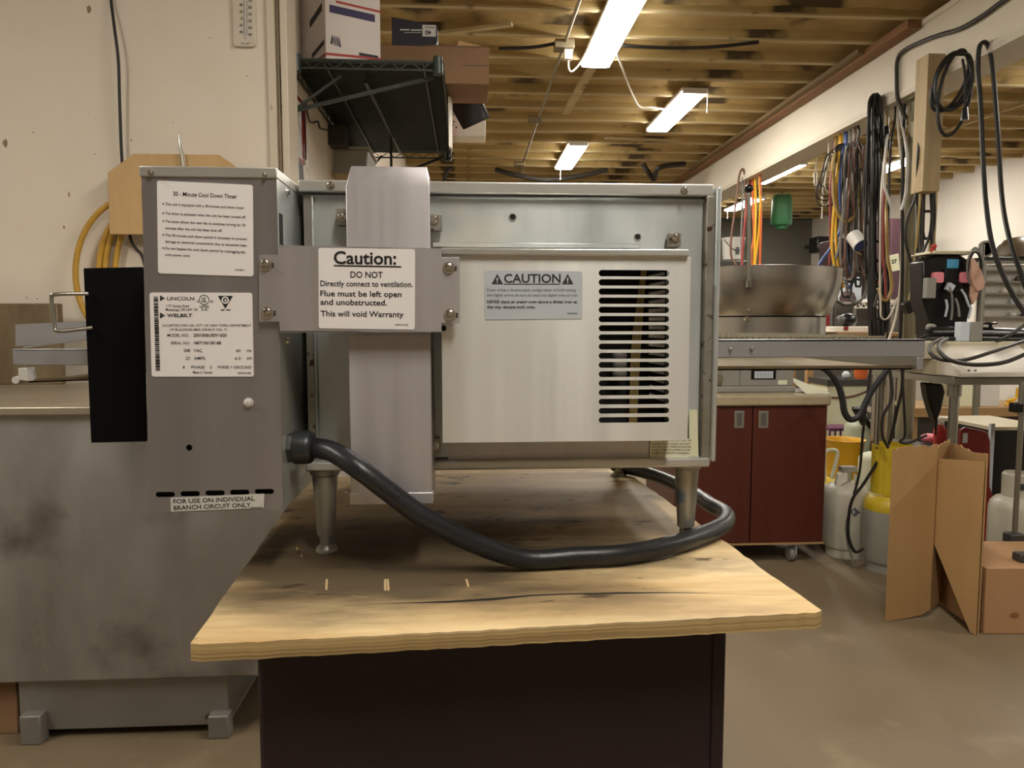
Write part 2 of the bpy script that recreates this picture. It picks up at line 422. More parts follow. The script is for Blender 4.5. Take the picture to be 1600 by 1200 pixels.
def bolt(name, x, y, Y, r, parent, m='bolt_steel', hexa=True):
    c = P(x, y, Y); mb = MB()
    mb.lathe([(r * 1.25, 0), (r * 1.25, -.0012), (r * 1.0, -.0012)], c, 20, 'y')
    mb.lathe([(r * .95, -.0012), (r * .95, -.004), (r * .7, -.0048)], c, 6 if hexa else 16, 'y')
    return mb.build(name, m, parent)
# ============================================================ THE SETTING
FRONT_Y = 2.98; LX = -.72; RX = 6.33; BACK_Y = 13.4; CEIL = 3.27; JB = 3.08
struct('floor', MB().box(-4.2, 6.6, -4.2, 13.6, -.1, 0), 'concrete')
from mathutils import noise as mn
mb = MB(); gx_ = [-4.2, -.95] + [-.9 + .075 * i for i in range(97)] + [6.5]; gy_ = [-4.2 + .4 * i for i in range(20)] + [3.8 + .06 * i for i in range(162)]; vv = []
for y in gy_:
    row = []
    for x in gx_:
        k = ((y - 4.58) / .4064) % 1; near_j = max(0, 1 - min(k, 1 - k + .09) * 4.5)          # the sprayed foam climbs down the joists
        h = mn.noise((x * 2.1, y * 2.6, 0)) * .6 + mn.noise((x * 5.5, y * 6, 3)) * .4
        row.append(mb.bm.verts.new((x, y, JB + .10 + h * .045 - near_j * .05 * (1 + 1.5 * h))))
    vv.append(row)
for a, b in zip(vv, vv[1:]):
    for i in range(len(a) - 1): mb._f([a[i], b[i], b[i + 1], a[i + 1]])
mb.box(-4.2, 6.6, -4.2, 13.6, CEIL, CEIL + .05)
struct('ceiling', mb, 'foam', recalc=False)
struct('wall_front', MB().box(-4.2, P(420, 100, FRONT_Y).x, FRONT_Y, FRONT_Y + .14, 0, CEIL), 'wall_white')
struct('wall_left', MB().box(LX - .14, LX, FRONT_Y + .02, 13.5, 0, CEIL), 'wall_white')
struct('wall_back', MB().box(-.9, 6.6, BACK_Y, BACK_Y + .1, 0, CEIL), 'wall_grey')
struct('wall_right', MB().box(RX, RX + .1, -4.2, 13.5, 0, CEIL), 'wall_right')
struct('wall_near', MB().box(-4.2, 6.5, -4.2, -4.1, 0, CEIL), 'wall_plain')
struct('wall_side', MB().box(-4.2, -4.1, -4.2, 3.1, 0, CEIL), 'wall_plain')
rc = random.Random(9)                        # chips and scuffs in the paint of the near wall
for x, y, s_, sq in ((139, 15, 4, 1.8), (8, 224, 4, 1.6), (76, 495, 4, .8), (205, 219, 1.6, 1), (100, 355, 1.8, 1.4), (148, 241, 1.2, 1), (386, 119, 1.3, 1), (270, 191, 1, 1), (58, 467, 1.6, .7), (108, 304, 1.4, 3), (52, 207, 1.2, 1)):
    c = P(x, y, FRONT_Y - .0006); k = s_ * FRONT_Y / FPX; mb = MB()
    mb.poly([c + Vector((k * (.6 + .6 * rc.random()) * cos(2 * pi * i / 9), 0, k * sq * (.6 + .6 * rc.random()) * sin(2 * pi * i / 9))) for i in range(9)]); mb.build('paint_chip', 'chip_brown', bpy.data.objects['wall_front'], smooth=False)
# mouldings at the wall's end
xa, xb, xc = P(418, 100, FRONT_Y).x, P(432, 100, FRONT_Y).x, P(452, 100, FRONT_Y).x
tr = MB(); tr.box(xa, xb, FRONT_Y - .012, FRONT_Y + .13, 0, CEIL); struct('trim_1', tr, 'trim_cream', bevel=.004)
x1, x2 = P(441, 100, FRONT_Y).x, xc
tr = MB(); tr.box(xb, x1, FRONT_Y + .03, FRONT_Y + .13, 0, CEIL); struct('trim_2', tr, 'trim_cream')
tr = MB(); tr.box(x1, x2, FRONT_Y - .03, FRONT_Y + .13, 0, CEIL); struct('trim_3', tr, 'trim_cream', bevel=.004)
z0, z1 = P(437, 178, FRONT_Y).z, P(437, 98, FRONT_Y).z
tr = MB(); tr.box(P(435, 100, FRONT_Y).x, P(440, 100, FRONT_Y).x, FRONT_Y + .024, FRONT_Y + .031, z0, z1); struct('trim_4', tr, 'black_paint')
# ceiling joists
n_trim = 5; src = None
yj = 4.58 - .4064 * 21
while yj < BACK_Y - .05:
    if src is None:
        mb = MB(); mb.box(-4.1, 6.33, yj, yj + .038, JB + .004, JB + .106); mb.mi = 1; mb.box(-4.1, 6.33, yj - .0005, yj + .0385, JB, JB + .012)
        src = struct('trim_%d' % n_trim, mb, ['joist_side', 'joist_bottom']); y0j = yj
    else:
        c = src.copy(); COL.objects.link(c); c.name = 'trim_%d' % n_trim; c.location.y += yj - y0j
    n_trim += 1; yj += .4064
# the white boxed beam, its ledgers and the pipe column
BX, BZ0, BZ1 = 2.84, 2.69, 3.08
mb = MB(); mb.box(BX, BX + .20, -4, BACK_Y, BZ0, BZ1); mb.box(BX - .012, BX, -4, BACK_Y, BZ1 - .035, BZ1); mb.box(BX - .01, BX, -4, BACK_Y, BZ0, BZ0 + .02)
struct('trim_%d' % n_trim, mb, 'beam_white', bevel=.004); n_trim += 1
mb = MB(); mb.box(BX - .012, BX + .24, -4, BACK_Y, BZ0 - .03, BZ0); struct('trim_%d' % n_trim, mb, 'beam_grey'); n_trim += 1
mb = MB(); mb.box(BX - .10, BX - .012, 4.6, BACK_Y, JB - .05, JB); struct('trim_%d' % n_trim, mb, 'ledger_wood'); n_trim += 1
mb = MB(); mb.box(BX - .15, BX - .10, 5.1, 9.0, JB - .03, JB); struct('trim_%d' % n_trim, mb, 'brace_wood'); n_trim += 1
cp = PX(1429, 300, BX + .11)
mb = MB(); mb.cyl((cp.x, cp.y, 0), (cp.x, cp.y, BZ0 - .03), .054, seg=24); mb.box(cp.x - .09, cp.x + .09, cp.y - .09, cp.y + .09, BZ0 - .045, BZ0 - .03)
mb.box(cp.x - .09, cp.x + .09, cp.y - .09, cp.y + .09, 0, .012)
struct('trim_%d' % n_trim, mb, 'column_paint'); n_trim += 1
# slanting wooden braces and runs of board under the joists
def brace(x0, y0, x1, y1, w_=.03, m='brace_wood'):
    global n_trim
    a = PZ(x0, y0, JB - .015); b = PZ(x1, y1, JB - .015); mb = MB(); mb.bar(a, b, w_ * 2, w_); struct('trim_%d' % n_trim, mb, m); n_trim += 1
brace(925, 105, 884, 176, .03, 'joist_bottom')
brace(690, 52, 800, 38, .02, 'joist_bottom')
brace(945, 216, 1062, 220, .02, 'joist_bottom')
brace(1475, 205, 1600, 162, .02, 'joist_bottom')

# ============================================================ LIGHT FITTINGS (real LED wraparound lights on the joists, some behind the camera)
LAMPS = 'ceiling lights'
def fitting(x, y0, label, x1=None):
    L = 1.19; a = 0 if x1 is None else atan((x1 - x) / L)
    t = thing('ceiling_light', label, 'light', (x, y0, 3.03), LAMPS)
    mb = MB(); pr = [(-.108, .05), (-.108, .022), (.108, .022), (.108, .05)]
    mb.prism([(px + x, y0, 3.03 + pz) for px, pz in pr], (0, L, 0)); mb.build('housing', 'fitting_white', t, bevel=.004)
    mb = MB(); pr = [(-.104, .024), (-.098, .006), (-.07, 0), (.07, 0), (.098, .006), (.104, .024)]
    mb.prism([(px + x, y0 + .006, 3.03 + pz) for px, pz in pr], (0, L - .012, 0)); mb.build('diffuser', 'diffuser', t)
    mb = MB(); mb.box(x - .1, x + .1, y0 - .004, y0 + .008, 3.032, 3.056); mb.box(x - .1, x + .1, y0 + L - .008, y0 + L + .004, 3.032, 3.056); mb.build('end_caps', 'fitting_white', t)
    return t
def pull(t, x, y, ln):
    mb = MB(); mb.cyl((x, y, 3.05), (x, y, 3.05 - ln), .003, seg=6); mb.cyl((x, y, 3.05 - ln), (x, y, 3.03 - ln), .006, seg=8); mb.build('pull_cord', 'fitting_white', t)
t1 = fitting(.93, 4.25, 'largest glowing ceiling light, nearest, above the oven')
t2 = fitting(1.83, 5.99, 'glowing ceiling light near the white beam, second from the front'); pull(t2, 1.95, 6.05, .13)
t3 = fitting(1.16, 7.78, 'small glowing ceiling light straight above the oven top edge'); pull(t3, 1.12, 8.96, .12)
t4 = fitting(4.32, 10.9, 'glowing ceiling light far back below the beam, behind orange cables'); pull(t4, 4.27, 12.08, .12)
t5 = fitting(5.04, 8.05, 'glowing ceiling light half hidden behind the hanging black cables')
t6 = fitting(3.86, 8.55, 'ceiling light mostly hidden behind the lower edge of the beam')
for k, (x, y) in enumerate(((.92, .95), (.5, -1.15), (-2.5, -.2), (4.7, 4.6), (4.7, 1.0))):
    fitting(x, y, ['ceiling light above the camera side of the work table', 'ceiling light behind the camera on the right', 'ceiling light over the steel counter on the left',
                   'ceiling light beyond the beam on the right', 'ceiling light nearest beyond the beam on the right'][k])

# ============================================================ THE OVEN
YB, YF, ZT = .955, .86, .899
XL, XR = P(470, 500, YB).x, P(1112, 500, YB).x
ZB, ZC = P(800, 738, YB).z, P(800, 286, YB).z
oven = thing('conveyor_oven', 'stainless steel conveyor pizza oven seen from the back on the plywood table', 'oven', ((XL + XR) / 2, 1.2, ZT))
mb = MB(); mb.box(XL + .004, XR - .004, YB + .012, 1.50, ZB + .01, ZC - .002); mb.build('body', 'galv_rim', oven, bevel=.003)
# recessed back panel with folded rim
x0, x1, z0, z1 = XL + .006, P(1099, 500, YB).x, P(800, 716, YB).z, P(800, 307, YB).z
mb = MB(); mb.box(x0 + .012, x1, YB + .006, YB + .013, z0, z1)
mb.box(x0 + .009, x0 + .013, YB, YB + .012, z0, z1); mb.box(x0 + .009, x1, YB, YB + .012, z1 - .003, z1)
back = mb.build('back_panel', 'galv', oven, bevel=.0015)
mb = MB(); mb.box(x0, x0 + .010, YB + .002, YB + .012, z0, z1); mb.build('corner_strip', 'rust_steel', oven)
mb = MB(); mb.box(P(1098, 500, YB).x, P(1113, 500, YB).x, YB - .006, YB + .014, P(1100, 722, YB).z, P(1100, 306, YB).z); mb.build('edge_flange', 'rust_steel', oven, bevel=.002)
mb = MB(); pbox(mb, 465, 284, 1116, 303, YB - .006, .55); mb.build('top_cover', 'galv_rim', oven, bevel=.002)
mb = MB(); pbox(mb, 1115.5, 291, 1124, 722, YB - .012, .55); mb.build('side_panel', 'galv', oven, bevel=.003)
mb = MB(); pbox(mb, 476, 719, 1110, 734, YB - .01, .54); mb.build('bottom_rail', 'galv_rim', oven, bevel=.003)
mb = MB(); pbox(mb, 700, 690, 1015, 719, YB + .001, .01); mb.build('lower_panel', 'flue_steel', oven)
# holes, screws and tabs on the back
for x, y in ((801, 339), (996, 370)):
    c = P(x, y, YB + .006); mb = MB(); mb.lathe([(.0052, .0002), (.0052, -.0012), (.0038, -.0014), (.0036, .0002)], c, 20, 'y'); h = mb.build('hole_rim', 'galv_rim', oven)
    mb = MB(); mb.lathe([(.0037, -.0006), (.0001, -.0005)], c, 16, 'y'); mb.build('hole', 'interior', h)
for x, y, tb in ((533, 339, (525, 326, 546, 352)), (1056, 371, (1046, 364, 1064, 386)), (679, 343, (672, 334, 690, 360))):
    mb = MB(); pbox(mb, *tb, YB - .012, .014); q = mb.build('tab', 'rust_steel', oven, bevel=.001)
    bolt('screw', x, y, YB - .012, .0045, q)
for x, y in ((517, 290), (1069, 298)): bolt('screw', x, y, YB - .006, .004, oven, hexa=False)
mb = MB(); mb.box(P(674, 700, .95).x, P(688, 700, .95).x, .944, .957, P(680, 708, .95).z, P(680, 684, .95).z); q = mb.build('latch', 'rust_steel', oven, bevel=.001); bolt('screw', 680, 696, .944, .004, q)
# legs
def leg(x, y, r0, r1):
    mb = MB(); H0, H1 = ZT, ZB + .004
    mb.lathe([(.019, H1), (.019, H1 - .006), (r0, H1 - .008), (r1, H0 + .022)], (x, y, 0), 24)
    l = mb.build('leg', 'leg_steel', oven)
    mb = MB(); mb.lathe([(.0085, H0 + .024), (.0085, H0 + .010), (.013, H0 + .006), (.0145, H0 + .002), (.0145, H0), (.001, H0)], (x, y, 0), 24); mb.build('foot', 'leg_steel', l)
xl = P(509, 800, .972).x; xr_ = P(1072, 790, .985).x
leg(xl, .972, .0165, .0115); leg(xr_, .985, .0165, .0115); leg(xl, 1.43, .0165, .0115); leg(xr_, 1.43, .0165, .0115)

# ---- control box
A, B, C_, D_ = P(221, 276, YF), P(432, 277, YF), P(443, 797, YF), P(234, 801, YF)
mb = MB(); cut = [P(x, y, YF) for x, y in ((221, 276), (432, 277), (443, 797), (234, 801))]
pts2 = [(v.x, v.z) for v in cut]
holes = []
for x0, x1 in ((243, 273), (282, 312), (321, 351), (359.5, 389.5), (398, 428)):
    a = P(x0, 774.2, YF); b = P(x1, 765.6, YF); yo = (x0 - 336) * .03 * YF / FPX
    holes.append([(x, z + yo) for x, z in rr2(a.x, b.x, a.z, b.z, (b.z - a.z) / 2 - 1e-5, 6)])
c = P(295.5, 699.5, YF); holes.append([(c.x + .0036 * cos(2 * pi * i / 20), c.z + .0036 * sin(2 * pi * i / 20)) for i in range(20)])
holed(mb, pts2, holes, YF, .0012)
cbox = mb.build('control_box', 'box_steel', oven, smooth=False)
zt_, zb_ = P(330, 277, YF).z, P(340, 799, YF).z
mb = MB(); t_ = .0015                                                 # the housing behind the panel: sides, top, floor
mb.prism([A + Vector((0, .0012, 0)), A + Vector((t_, .0012, 0)), D_ + Vector((t_, .0012, 0)), D_ + Vector((0, .0012, 0))], (0, .55, 0))
mb.prism([(B.x, YF + .0012, B.z), (C_.x, YF + .0012, C_.z), (C_.x, 1.40, C_.z), (B.x, 1.40, B.z)], (-.0015, 0, 0))
mb.box(A.x, B.x, YF + .0012, 1.40, zt_ - .002, zt_); mb.box(D_.x, C_.x, YF + .0012, 1.40, zb_, zb_ + .002)
mb.build('housing', 'galv', cbox)
mb = MB(); mb.box(D_.x + .002, C_.x - .003, YF + .008, YF + .010, zb_ + .004, zt_ - .01); mb.build('shade_backing', 'interior', cbox)  # black sheet close behind the vents, standing in for the shade inside
mb = MB(); pbox(mb, 217, 260, 432, 277, YF - .002, .52); q = mb.build('lid', 'galv_rim', oven, bevel=.0012); bolt('screw', 236, 270, YF - .002, .0026, q, hexa=False); bolt('screw', 414, 274, YF - .002, .0022, q, hexa=False)
bolt('rivet', 388.5, 629, YF, .0045, cbox, 'label_pale', False)
# a slot and screws on the box's right flank
xs = C_.x + .0004
def flank(name, x, y, w_, h_, m, par, d=.0012):
    p = PX(x, y, xs); mb = MB(); mb.box(xs - d, xs + d, p.y - w_ / 2, p.y + w_ / 2, p.z - h_ / 2, p.z + h_ / 2); return mb.build(name, m, par)
for x, y in ((447, 300), (450, 505), (447, 533)):
    p = PX(x, y, xs); mb = MB(); mb.lathe([(.004, 0), (.004, .002), (.0028, .004)], p, 12, 'x'); mb.build('screw', 'bolt_steel', cbox)
p = PX(437, 355, B.x + .0002); mb = MB(); mb.box(B.x - .001, B.x + .0006, YF + .008, YF + .022, P(430, 380, YF).z, P(430, 331, YF).z); mb.build('slot', 'interior', cbox)

# ---- black end shield with wire handle
YS = 1.0
mb = MB(); pts = [P(130, 419, YS), P(222, 417, YS), P(228, 690, YS), P(142, 692, YS)]; mb.prism(pts, (0, .006, 0)); sh = mb.build('end_shield', 'black_paint', oven, bevel=.001)
mb = MB(); hp = [P(140, 459, YS), P(100, 461, YS), P(92.5, 468, YS), P(97, 507, YS), P(104, 517, YS), P(146, 512, YS)]
hp = [v + Vector((0, -.003 if i in (0, 5) else -.018, 0)) for i, v in enumerate(hp)]
mb.tube(hp, .0026, 10, 5); mb.build('handle', 'wire_steel', sh)

# ---- flue
YU = .874
fx0, fx1 = P(543, 500, YU).x, P(673.5, 500, YU).x
zz = lambda y, Y=YU: P(608, y, Y).z
mb = MB()
prof = [(YU, zz(787)), (YU, zz(292)), (YU + .018, P(608, 260, YU + .018).z), (YB + .004, P(608, 260, YU + .018).z + .001), (YB + .004, zz(787))]
n0 = [(fx0, y, z) for y, z in prof]; mb.prism(n0, (fx1 - fx0, 0, 0))
for v in mb.bm.verts:
    if v.co.z > zz(291): v.co.x += .004 if v.co.x < (fx0 + fx1) / 2 else -.004
fl = mb.build('flue', 'flue_steel', oven, bevel=.0015)
mb = MB(); mb.box(fx0 - .0008, fx1 + .0008, YU - .0012, YU + .02, zz(787.5), zz(770)); mb.build('lower_cover', 'flue_steel', fl, bevel=.0008)
for x in (541, 675):
    p = P(x, 768, YU + .01); mb = MB(); mb.lathe([(.003, -.002), (.003, .002)], p, 10, 'x'); mb.build('screw', 'bolt_steel', fl)

# ---- slotted rear cover
YC = .872
cx0, cx1, cz0, cz1 = P(690.5, 540, YC).x, P(1077, 540, YC).x, P(880, 690, YC).z, P(880, 400, YC).z
mb = MB(); holes = []
for k in range(17):
    y = 427 + k * 14.31; a = P(935.5, y + 4.8, YC); b = P(1045.5, y - 4.8, YC); dz = (k - 8) * 0
    holes.append(rr2(a.x, b.x, a.z, b.z, (b.z - a.z) / 2 - 1e-5, 6))
holed(mb, [(cx0, cz0), (cx1, cz0), (cx1, cz1), (cx0, cz1)], holes, YC, .0012)
cov = mb.build('slotted_cover', 'cover_steel', oven, smooth=False)
mb = MB(); mb.box(cx0, cx0 + .0012, YC + .0012, YB + .006, cz0, cz1); mb.box(cx1 - .0012, cx1, YC + .0012, YB + .006, cz0, cz1); mb.box(cx0, cx1, YC + .0012, YB + .006, cz0, cz0 + .0012); mb.build('cover_sides', 'cover_steel', cov)
mb = MB(); pbox(mb, 689, 388.5, 1077, 399.5, YC - .006, .086); mb.build('top_flange', 'galv_rim', cov, bevel=.0015)
mb = MB(); mb.box(P(676, 382, YB - .004).x, P(1000, 382, YB - .004).x, YB - .006, YB + .006, P(800, 388, YB).z, P(800, 380, YB).z); mb.build('hanger_strip', 'galv', cov, bevel=.001)
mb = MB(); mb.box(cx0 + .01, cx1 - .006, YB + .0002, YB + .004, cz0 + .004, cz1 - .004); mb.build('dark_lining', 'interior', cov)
fan = MB()
for k in range(18):
    y = 425 + 14.2 * k - (k - 9) * .6; ang = radians(-14 + 2.6 * k if k < 16 else 8)
    c = P(1026, y, YB - .03); L = .0098; M = Matrix.Translation(c) @ Matrix.Rotation(ang, 4, 'Y')
    if k < 15: fan.box(-L, L, -.003, .003, -.0021, .0021, M)
fan.build('fan_blades', 'label_pale', cov)
mb = MB()
for k in range(5):
    p0 = P(988 + k * 3, 540, YB - .012); q0 = P(984 + k * 2.5, 660, YB - .012); r0 = P(1003 + k * 1.5, 420, YB - .012); mb.tube([r0, p0, q0], .0011, 6)
mb.build('wires', 'cable_tan', cov)
mb = MB()
for y in (556, 570, 584): mb.ball(P(968, y, YB - .02), .009, (1.1, .7, .7))
mb.build('connector', 'cable_grey', cov)
for x, y in ((693, 513),):
    p = P(x, y, YC); mb = MB(); mb.lathe([(.0035, .0002), (.0035, -.0004), (.0001, -.0004)], p, 14, 'y'); mb.build('hole', 'interior', cov)
# ---- mounting bracket across box, flue and cover
YK = .853
mb = MB(); o = [(405, 398), (434, 398), (434, 383), (690, 388), (690, 402), (718, 402), (718, 505), (690, 505), (690, 519), (438, 519.5), (436, 503), (405, 503)]
mb.prism([P(x, y, YK) for x, y in o], (0, .0016, 0)); br = mb.build('mounting_bracket', 'flue_steel', oven, smooth=False, bevel=.0005)
mb = MB(); q = [P(434, 383, YK), P(690, 388, YK), P(690, 390, YK), P(434, 385, YK)]; mb.prism(q, (0, .016, 0)); mb.build('folded_edge', 'flue_steel', br); mb = MB(); q = [P(438, 519.5, YK), P(690, 519, YK), P(690, 517, YK), P(438, 517.5, YK)]; mb.prism(q, (0, .016, 0)); mb.build('folded_edge', 'flue_steel', br)
for x, y in ((415, 413.5), (418, 488.5), (701, 418.5), (703, 491.5)):
    bolt('bolt', x, y, YK, .0056, br)
    p = P(x + 10, y + 1, YK); mb = MB(); mb.box(p.x - .003, p.x + .002, YK - .0003, YK + .0003, p.z - .0028, p.z + .0028); mb.build('bolt_slot', 'dark_steel', br)
# ---- cord and gland
gp = PX(452, 699, xs); gx = xs
mb = MB(); Yg = gp.y
mb.lathe([(.019, 0), (.019, .006), (.0165, .006), (.0165, .018), (.019, .018)], (gx, Yg, gp.z), 6, 'x'); mb.lathe([(.0205, .006), (.0205, .022), (.0195, .026), (.0155, .030), (.011, .031)], (gx, Yg, gp.z), 12, 'x')
mb.build('cable_gland', 'gland', oven, bevel=.001)
cpts = [Vector((gx + .026, Yg, gp.z))]
for x, y, Y in ((520, 706, .868), (560, 732, .848), (610, 770, .848), (665, 810, .852), (740, 848, .865), (820, 873, .878), (900, 879, .884), (980, 873, .892), (1050, 857, .925), (1105, 839, .975), (1132, 830, 1.02), (1133, 818, 1.075), (1110, 796, 1.13), (1080, 772, 1.22), (1040, 751, 1.32), (1000, 741, 1.40), (960, 738, 1.46)): cpts.append(P(x, y, Y))
for v in cpts[2:]: v.z = max(v.z, ZT + .0145)
mb = MB(); mb.tube(cpts, .0122, 16, 8); mb.build('power_cord', 'cord_black', oven)
# ---- conveyor running through the oven
YV = 1.05; vx0, vx1 = P(20, 560, YV).x, P(1446, 545, YV).x
rz1, rz0 = P(1300, 530, YV).z, P(1300, 558, YV).z
conv = MB(); conv.box(XR + .012, vx1, YV, YV + .004, rz0, rz1); conv.box(XR + .012, vx1, YV, YV + .016, rz1 - .004, rz1)
cv = conv.build('conveyor_frame', 'rail_steel', oven, bevel=.001)
mb = MB(); mb.box(XR + .012, vx1, YV + .40, YV + .404, rz0, rz1); mb.build('far_rail', 'galv', cv, bevel=.001)
mb = MB(); mb.box(vx0, C_.x - .15, YV, YV + .004, rz0 - .008, rz1 - .012); mb.box(vx0, C_.x - .15, YV, YV + .016, rz1 - .015, rz1 - .012); mb.build('rail', 'rail_steel', cv, bevel=.001); mb = MB(); mb.box(vx0, C_.x - .15, YV + .40, YV + .404, rz0, rz1 - .004); mb.build('far_rail', 'galv', cv, bevel=.001)
for x, y in ((1141, 546), (1174, 545)): bolt('screw', x, y, YV, .0024, cv, hexa=False)
mb = MB(); mb.box(P(1433, 560, YV).x, vx1 - .002, YV, YV + .40, P(1438, 578, YV).z, rz0); mb.build('end_bracket', 'rail_steel', cv, bevel=.001)
mb = MB(); ty = YV + .012; tz1, tz0 = P(1300, 571.5, ty).z, P(1300, 578, ty).z; tx1 = P(1428, 575, ty).x
mb.box(XR + .02, tx1, ty, ty + .002, tz0, tz1); mb.box(XR + .02, tx1, ty, ty + .36, tz0, tz0 + .002); mb.box(XR + .02, tx1, ty + .36, ty + .362, tz0, tz1 + .004)
mb.build('crumb_tray', 'stain_steel', cv)
mb = MB(); bz = rz1 + .0012
x = XR + .014
while x < vx1 - .05:
    mb.bar((x, YV + .018, bz), (x, YV + .395, bz), .0024, .0024); x += .0082
for k in range(9):
    yy = YV + .02 + k * .0465; pts = []; x = XR + .014; i = 0
    while x < vx1 - .05: pts.append(Vector((x, yy + (.004 if i % 2 else -.004), bz + .002))); x += .0041; i += 1
    mb.tube(pts, .0013, 4, smooth=False)
mb.lathe([(.006, XR + .02), (.006, XR + .021)], (0, YV + .2, bz - .01), 8, 'x')
mb.build('conveyor_belt', 'belt_steel', cv, smooth=False)
# left end: bread stop, guide foot and roller
mb = MB(); Yq = YV + .34
mb.prism([P(24, 507, Yq), P(150, 501, Yq), P(150, 530, Yq), P(24, 541, Yq)], (0, .004, 0)); mb.prism([P(36, 541, YV + .3), P(150, 526, YV + .3), P(150, 529, YV + .3), P(36, 544, YV + .3)], (0, .02, 0)); mb.build('end_stop', 'rail_steel', cv)
mb = MB(); mb.box(vx0 + .014, C_.x - .15, YV + .02, YV + .38, rz1 - .030, rz1 - .028)
x = vx0 + .02
while x < C_.x - .16: mb.bar((x, YV + .02, rz1 - .024), (x, YV + .395, rz1 - .02), .0024); x += .0082
mb.build('belt_end', 'belt_steel', cv, smooth=False)
mb = MB(); mb.prism([P(28, 575, YV), P(42, 575, YV), P(46, 596, YV), P(28, 594, YV)], (0, .02, 0)); mb.build('guide_foot', 'label_pale', cv, bevel=.001)
mb = MB(); p = P(24, 594, YV); mb.lathe([(.005, 0), (.0055, .004), (.0055, .02), (.003, .024)], p, 14, 'y'); mb.build('guide_roller', 'label_pale', cv)
mb = MB(); mb.prism([P(44, 598, YV + .012), P(150, 594, YV + .012), P(150, 588, YV + .012), P(44, 592, YV + .012)], (0, .003, 0)); mb.prism([P(44, 596, YV + .012), P(150, 592, YV + .012), P(150, 594, YV + .012), P(44, 598, YV + .012)], (0, .3, 0)); mb.build('crumb_lip', 'stain_steel', cv)

# ---- labels and their lettering
def lettering(mb, par, m='ink', name='lettering'): return mb.build(name, m, par, smooth=False, recalc=False)
# cool-down timer notice
s = sticker('timer_label', ((245, 282), (395, 289), (396, 432), (247, 427)), YF - .0008, 'label_white', oven)
F = Face(YF - .0011); mb = MB()
F.line(mb, '30 - Minute Cool Down Timer', 270.5, 305.5, 370, 6.2, 310.2, .012)
for t, xl_, y, xr2 in (('This unit is equipped with a 30-minute cool down timer.', 258, 320.5, 382), ('The timer is activated when the unit has been turned off.', 258, 335, 384), ('The timer allows the main fan to continue turning for 30', 258, 347.5, 383.5),
        ('minutes after the unit has been shut off.', 258, 358, 347), ('The 30-minute cool down period is necessary to prevent', 258, 369, 386), ('damage to electrical components due to excessive heat.', 258, 379, 386), ('Do not bypass the cool down period by unplugging the', 258, 389.5, 383), ('units power cord.', 258, 399.5, 297)):
    F.line(mb, t, xl_, y, xr2, 3.9, y + (xr2 - xl_) * .05, .012)
for y in (318.5, 333.2, 345.5, 367, 387.5): F.disc(mb, 255, y, 1.2, n=10)
F.line(mb, '2009812', 367, 423, 383, 3, 423.5); lettering(mb, s)
# rating plate
s = sticker('rating_plate', ((233.5, 457), (394, 457.5), (396.5, 588.5), (237, 588.5)), YF - .0008, 'label_white', oven)
mb = MB()
y = 463.5; rnd = random.Random(3)
while y < 578:
    h = rnd.choice((.8, 1.2, 1.9, 2.6)); xo = (y - 463) * .029; F.rect(mb, 240 + xo, y, 246.8 + xo, min(y + h, 579)); y += h + rnd.choice((.5, .7, 1.1))
for yy in (466, 493):
    F.quad(mb, ((250, yy + 4), (252.2, yy + 4), (252.2, yy - 4), (250, yy - 4))); F.quad(mb, ((250.5, yy - 4.2), (258, yy), (255.6, yy), (250.5, yy - 2.2))); F.quad(mb, ((250.5, yy + 2.2), (255.6, yy), (258, yy), (250.5, yy + 4.2))); F.disc(mb, 253.2, yy, .9, n=10)
for t, a, yb, b, h, bo in (('LINCOLN', 261, 469, 303.5, 5.2, .01), ('1177 Kamato Road', 260, 480, 295, 4, .01), ('Mississauga, ON L4W 1S4', 259, 485.6, 308.5, 4, .01), ('WELBILT', 261, 495.2, 300.5, 5, .03),
        ('c', 308, 472.5, 310.5, 4, .03), ('US', 328, 472.5, 333, 3, .03), ('UL', 315.5, 472, 322.5, 7, .03), ('LISTED', 312, 481, 327, 3.6, .02), ('414L', 314, 485.2, 325, 3, .02),
        ('ACCEPTED FOR USE, CITY OF NEW YORK, DEPARTMENT', 253.5, 510, 393, 3.3, .008), ('OF BUILDINGS MEA 338-83-E VOL. IV', 265, 516.5, 355, 3.3, .008),
        ('MODEL NO:', 261.5, 526, 295, 4.6, .008), ('2501000U00V1620', 302, 526, 354, 4.8, .02), ('SERIAL NO:', 267, 538, 296.5, 4.4, .008), ('1807100100188', 303, 538, 345.5, 4.6, .02),
        ('208', 287, 549.8, 297, 4.6, .012), ('VAC', 302.5, 550, 316, 4.6, .008), ('60', 369, 550, 376, 4.4, .008), ('Hz', 386, 550, 393, 4.4, .01), ('27', 290.5, 562, 297.3, 4.6, .012), ('AMPS', 303, 562, 320.5, 4.6, .008), ('6.0', 367, 562, 376, 4.4, .008), ('kW', 386, 562, 394, 4.4, .01),
        ('1', 286.3, 575.8, 288.3, 4.2, .012), ('PHASE', 299, 575.8, 320, 4.4, .008), ('2', 327.8, 575.8, 331, 4.2, .012), ('WIRES + GROUND', 339.5, 575.8, 393, 4.4, .008), ('Made in Canada', 301.5, 583.5, 332, 3.8, .012), ('2806638J', 371, 584.3, 392, 3, .006)):
    F.line(mb, t, a, yb, b, h, None, bo)
F.disc(mb, 319, 468.5, 7.6, 6.6, 28); F.rect(mb, 345, 483.4, 351, 485); F.rect(mb, 353.5, 483.4, 360, 485)
tri = [(340.5, 462.3), (364, 462.3), (352, 482.3)]; F.quad(mb, tri); lettering(mb, s)
mb = MB(); G = Face(YF - .0013); G.disc(mb, 352, 469, 5.6, 3.4, 24); G.disc(mb, 352.3, 469.3, 1.8, n=14); lettering(mb, s, 'label_white', 'emblem')
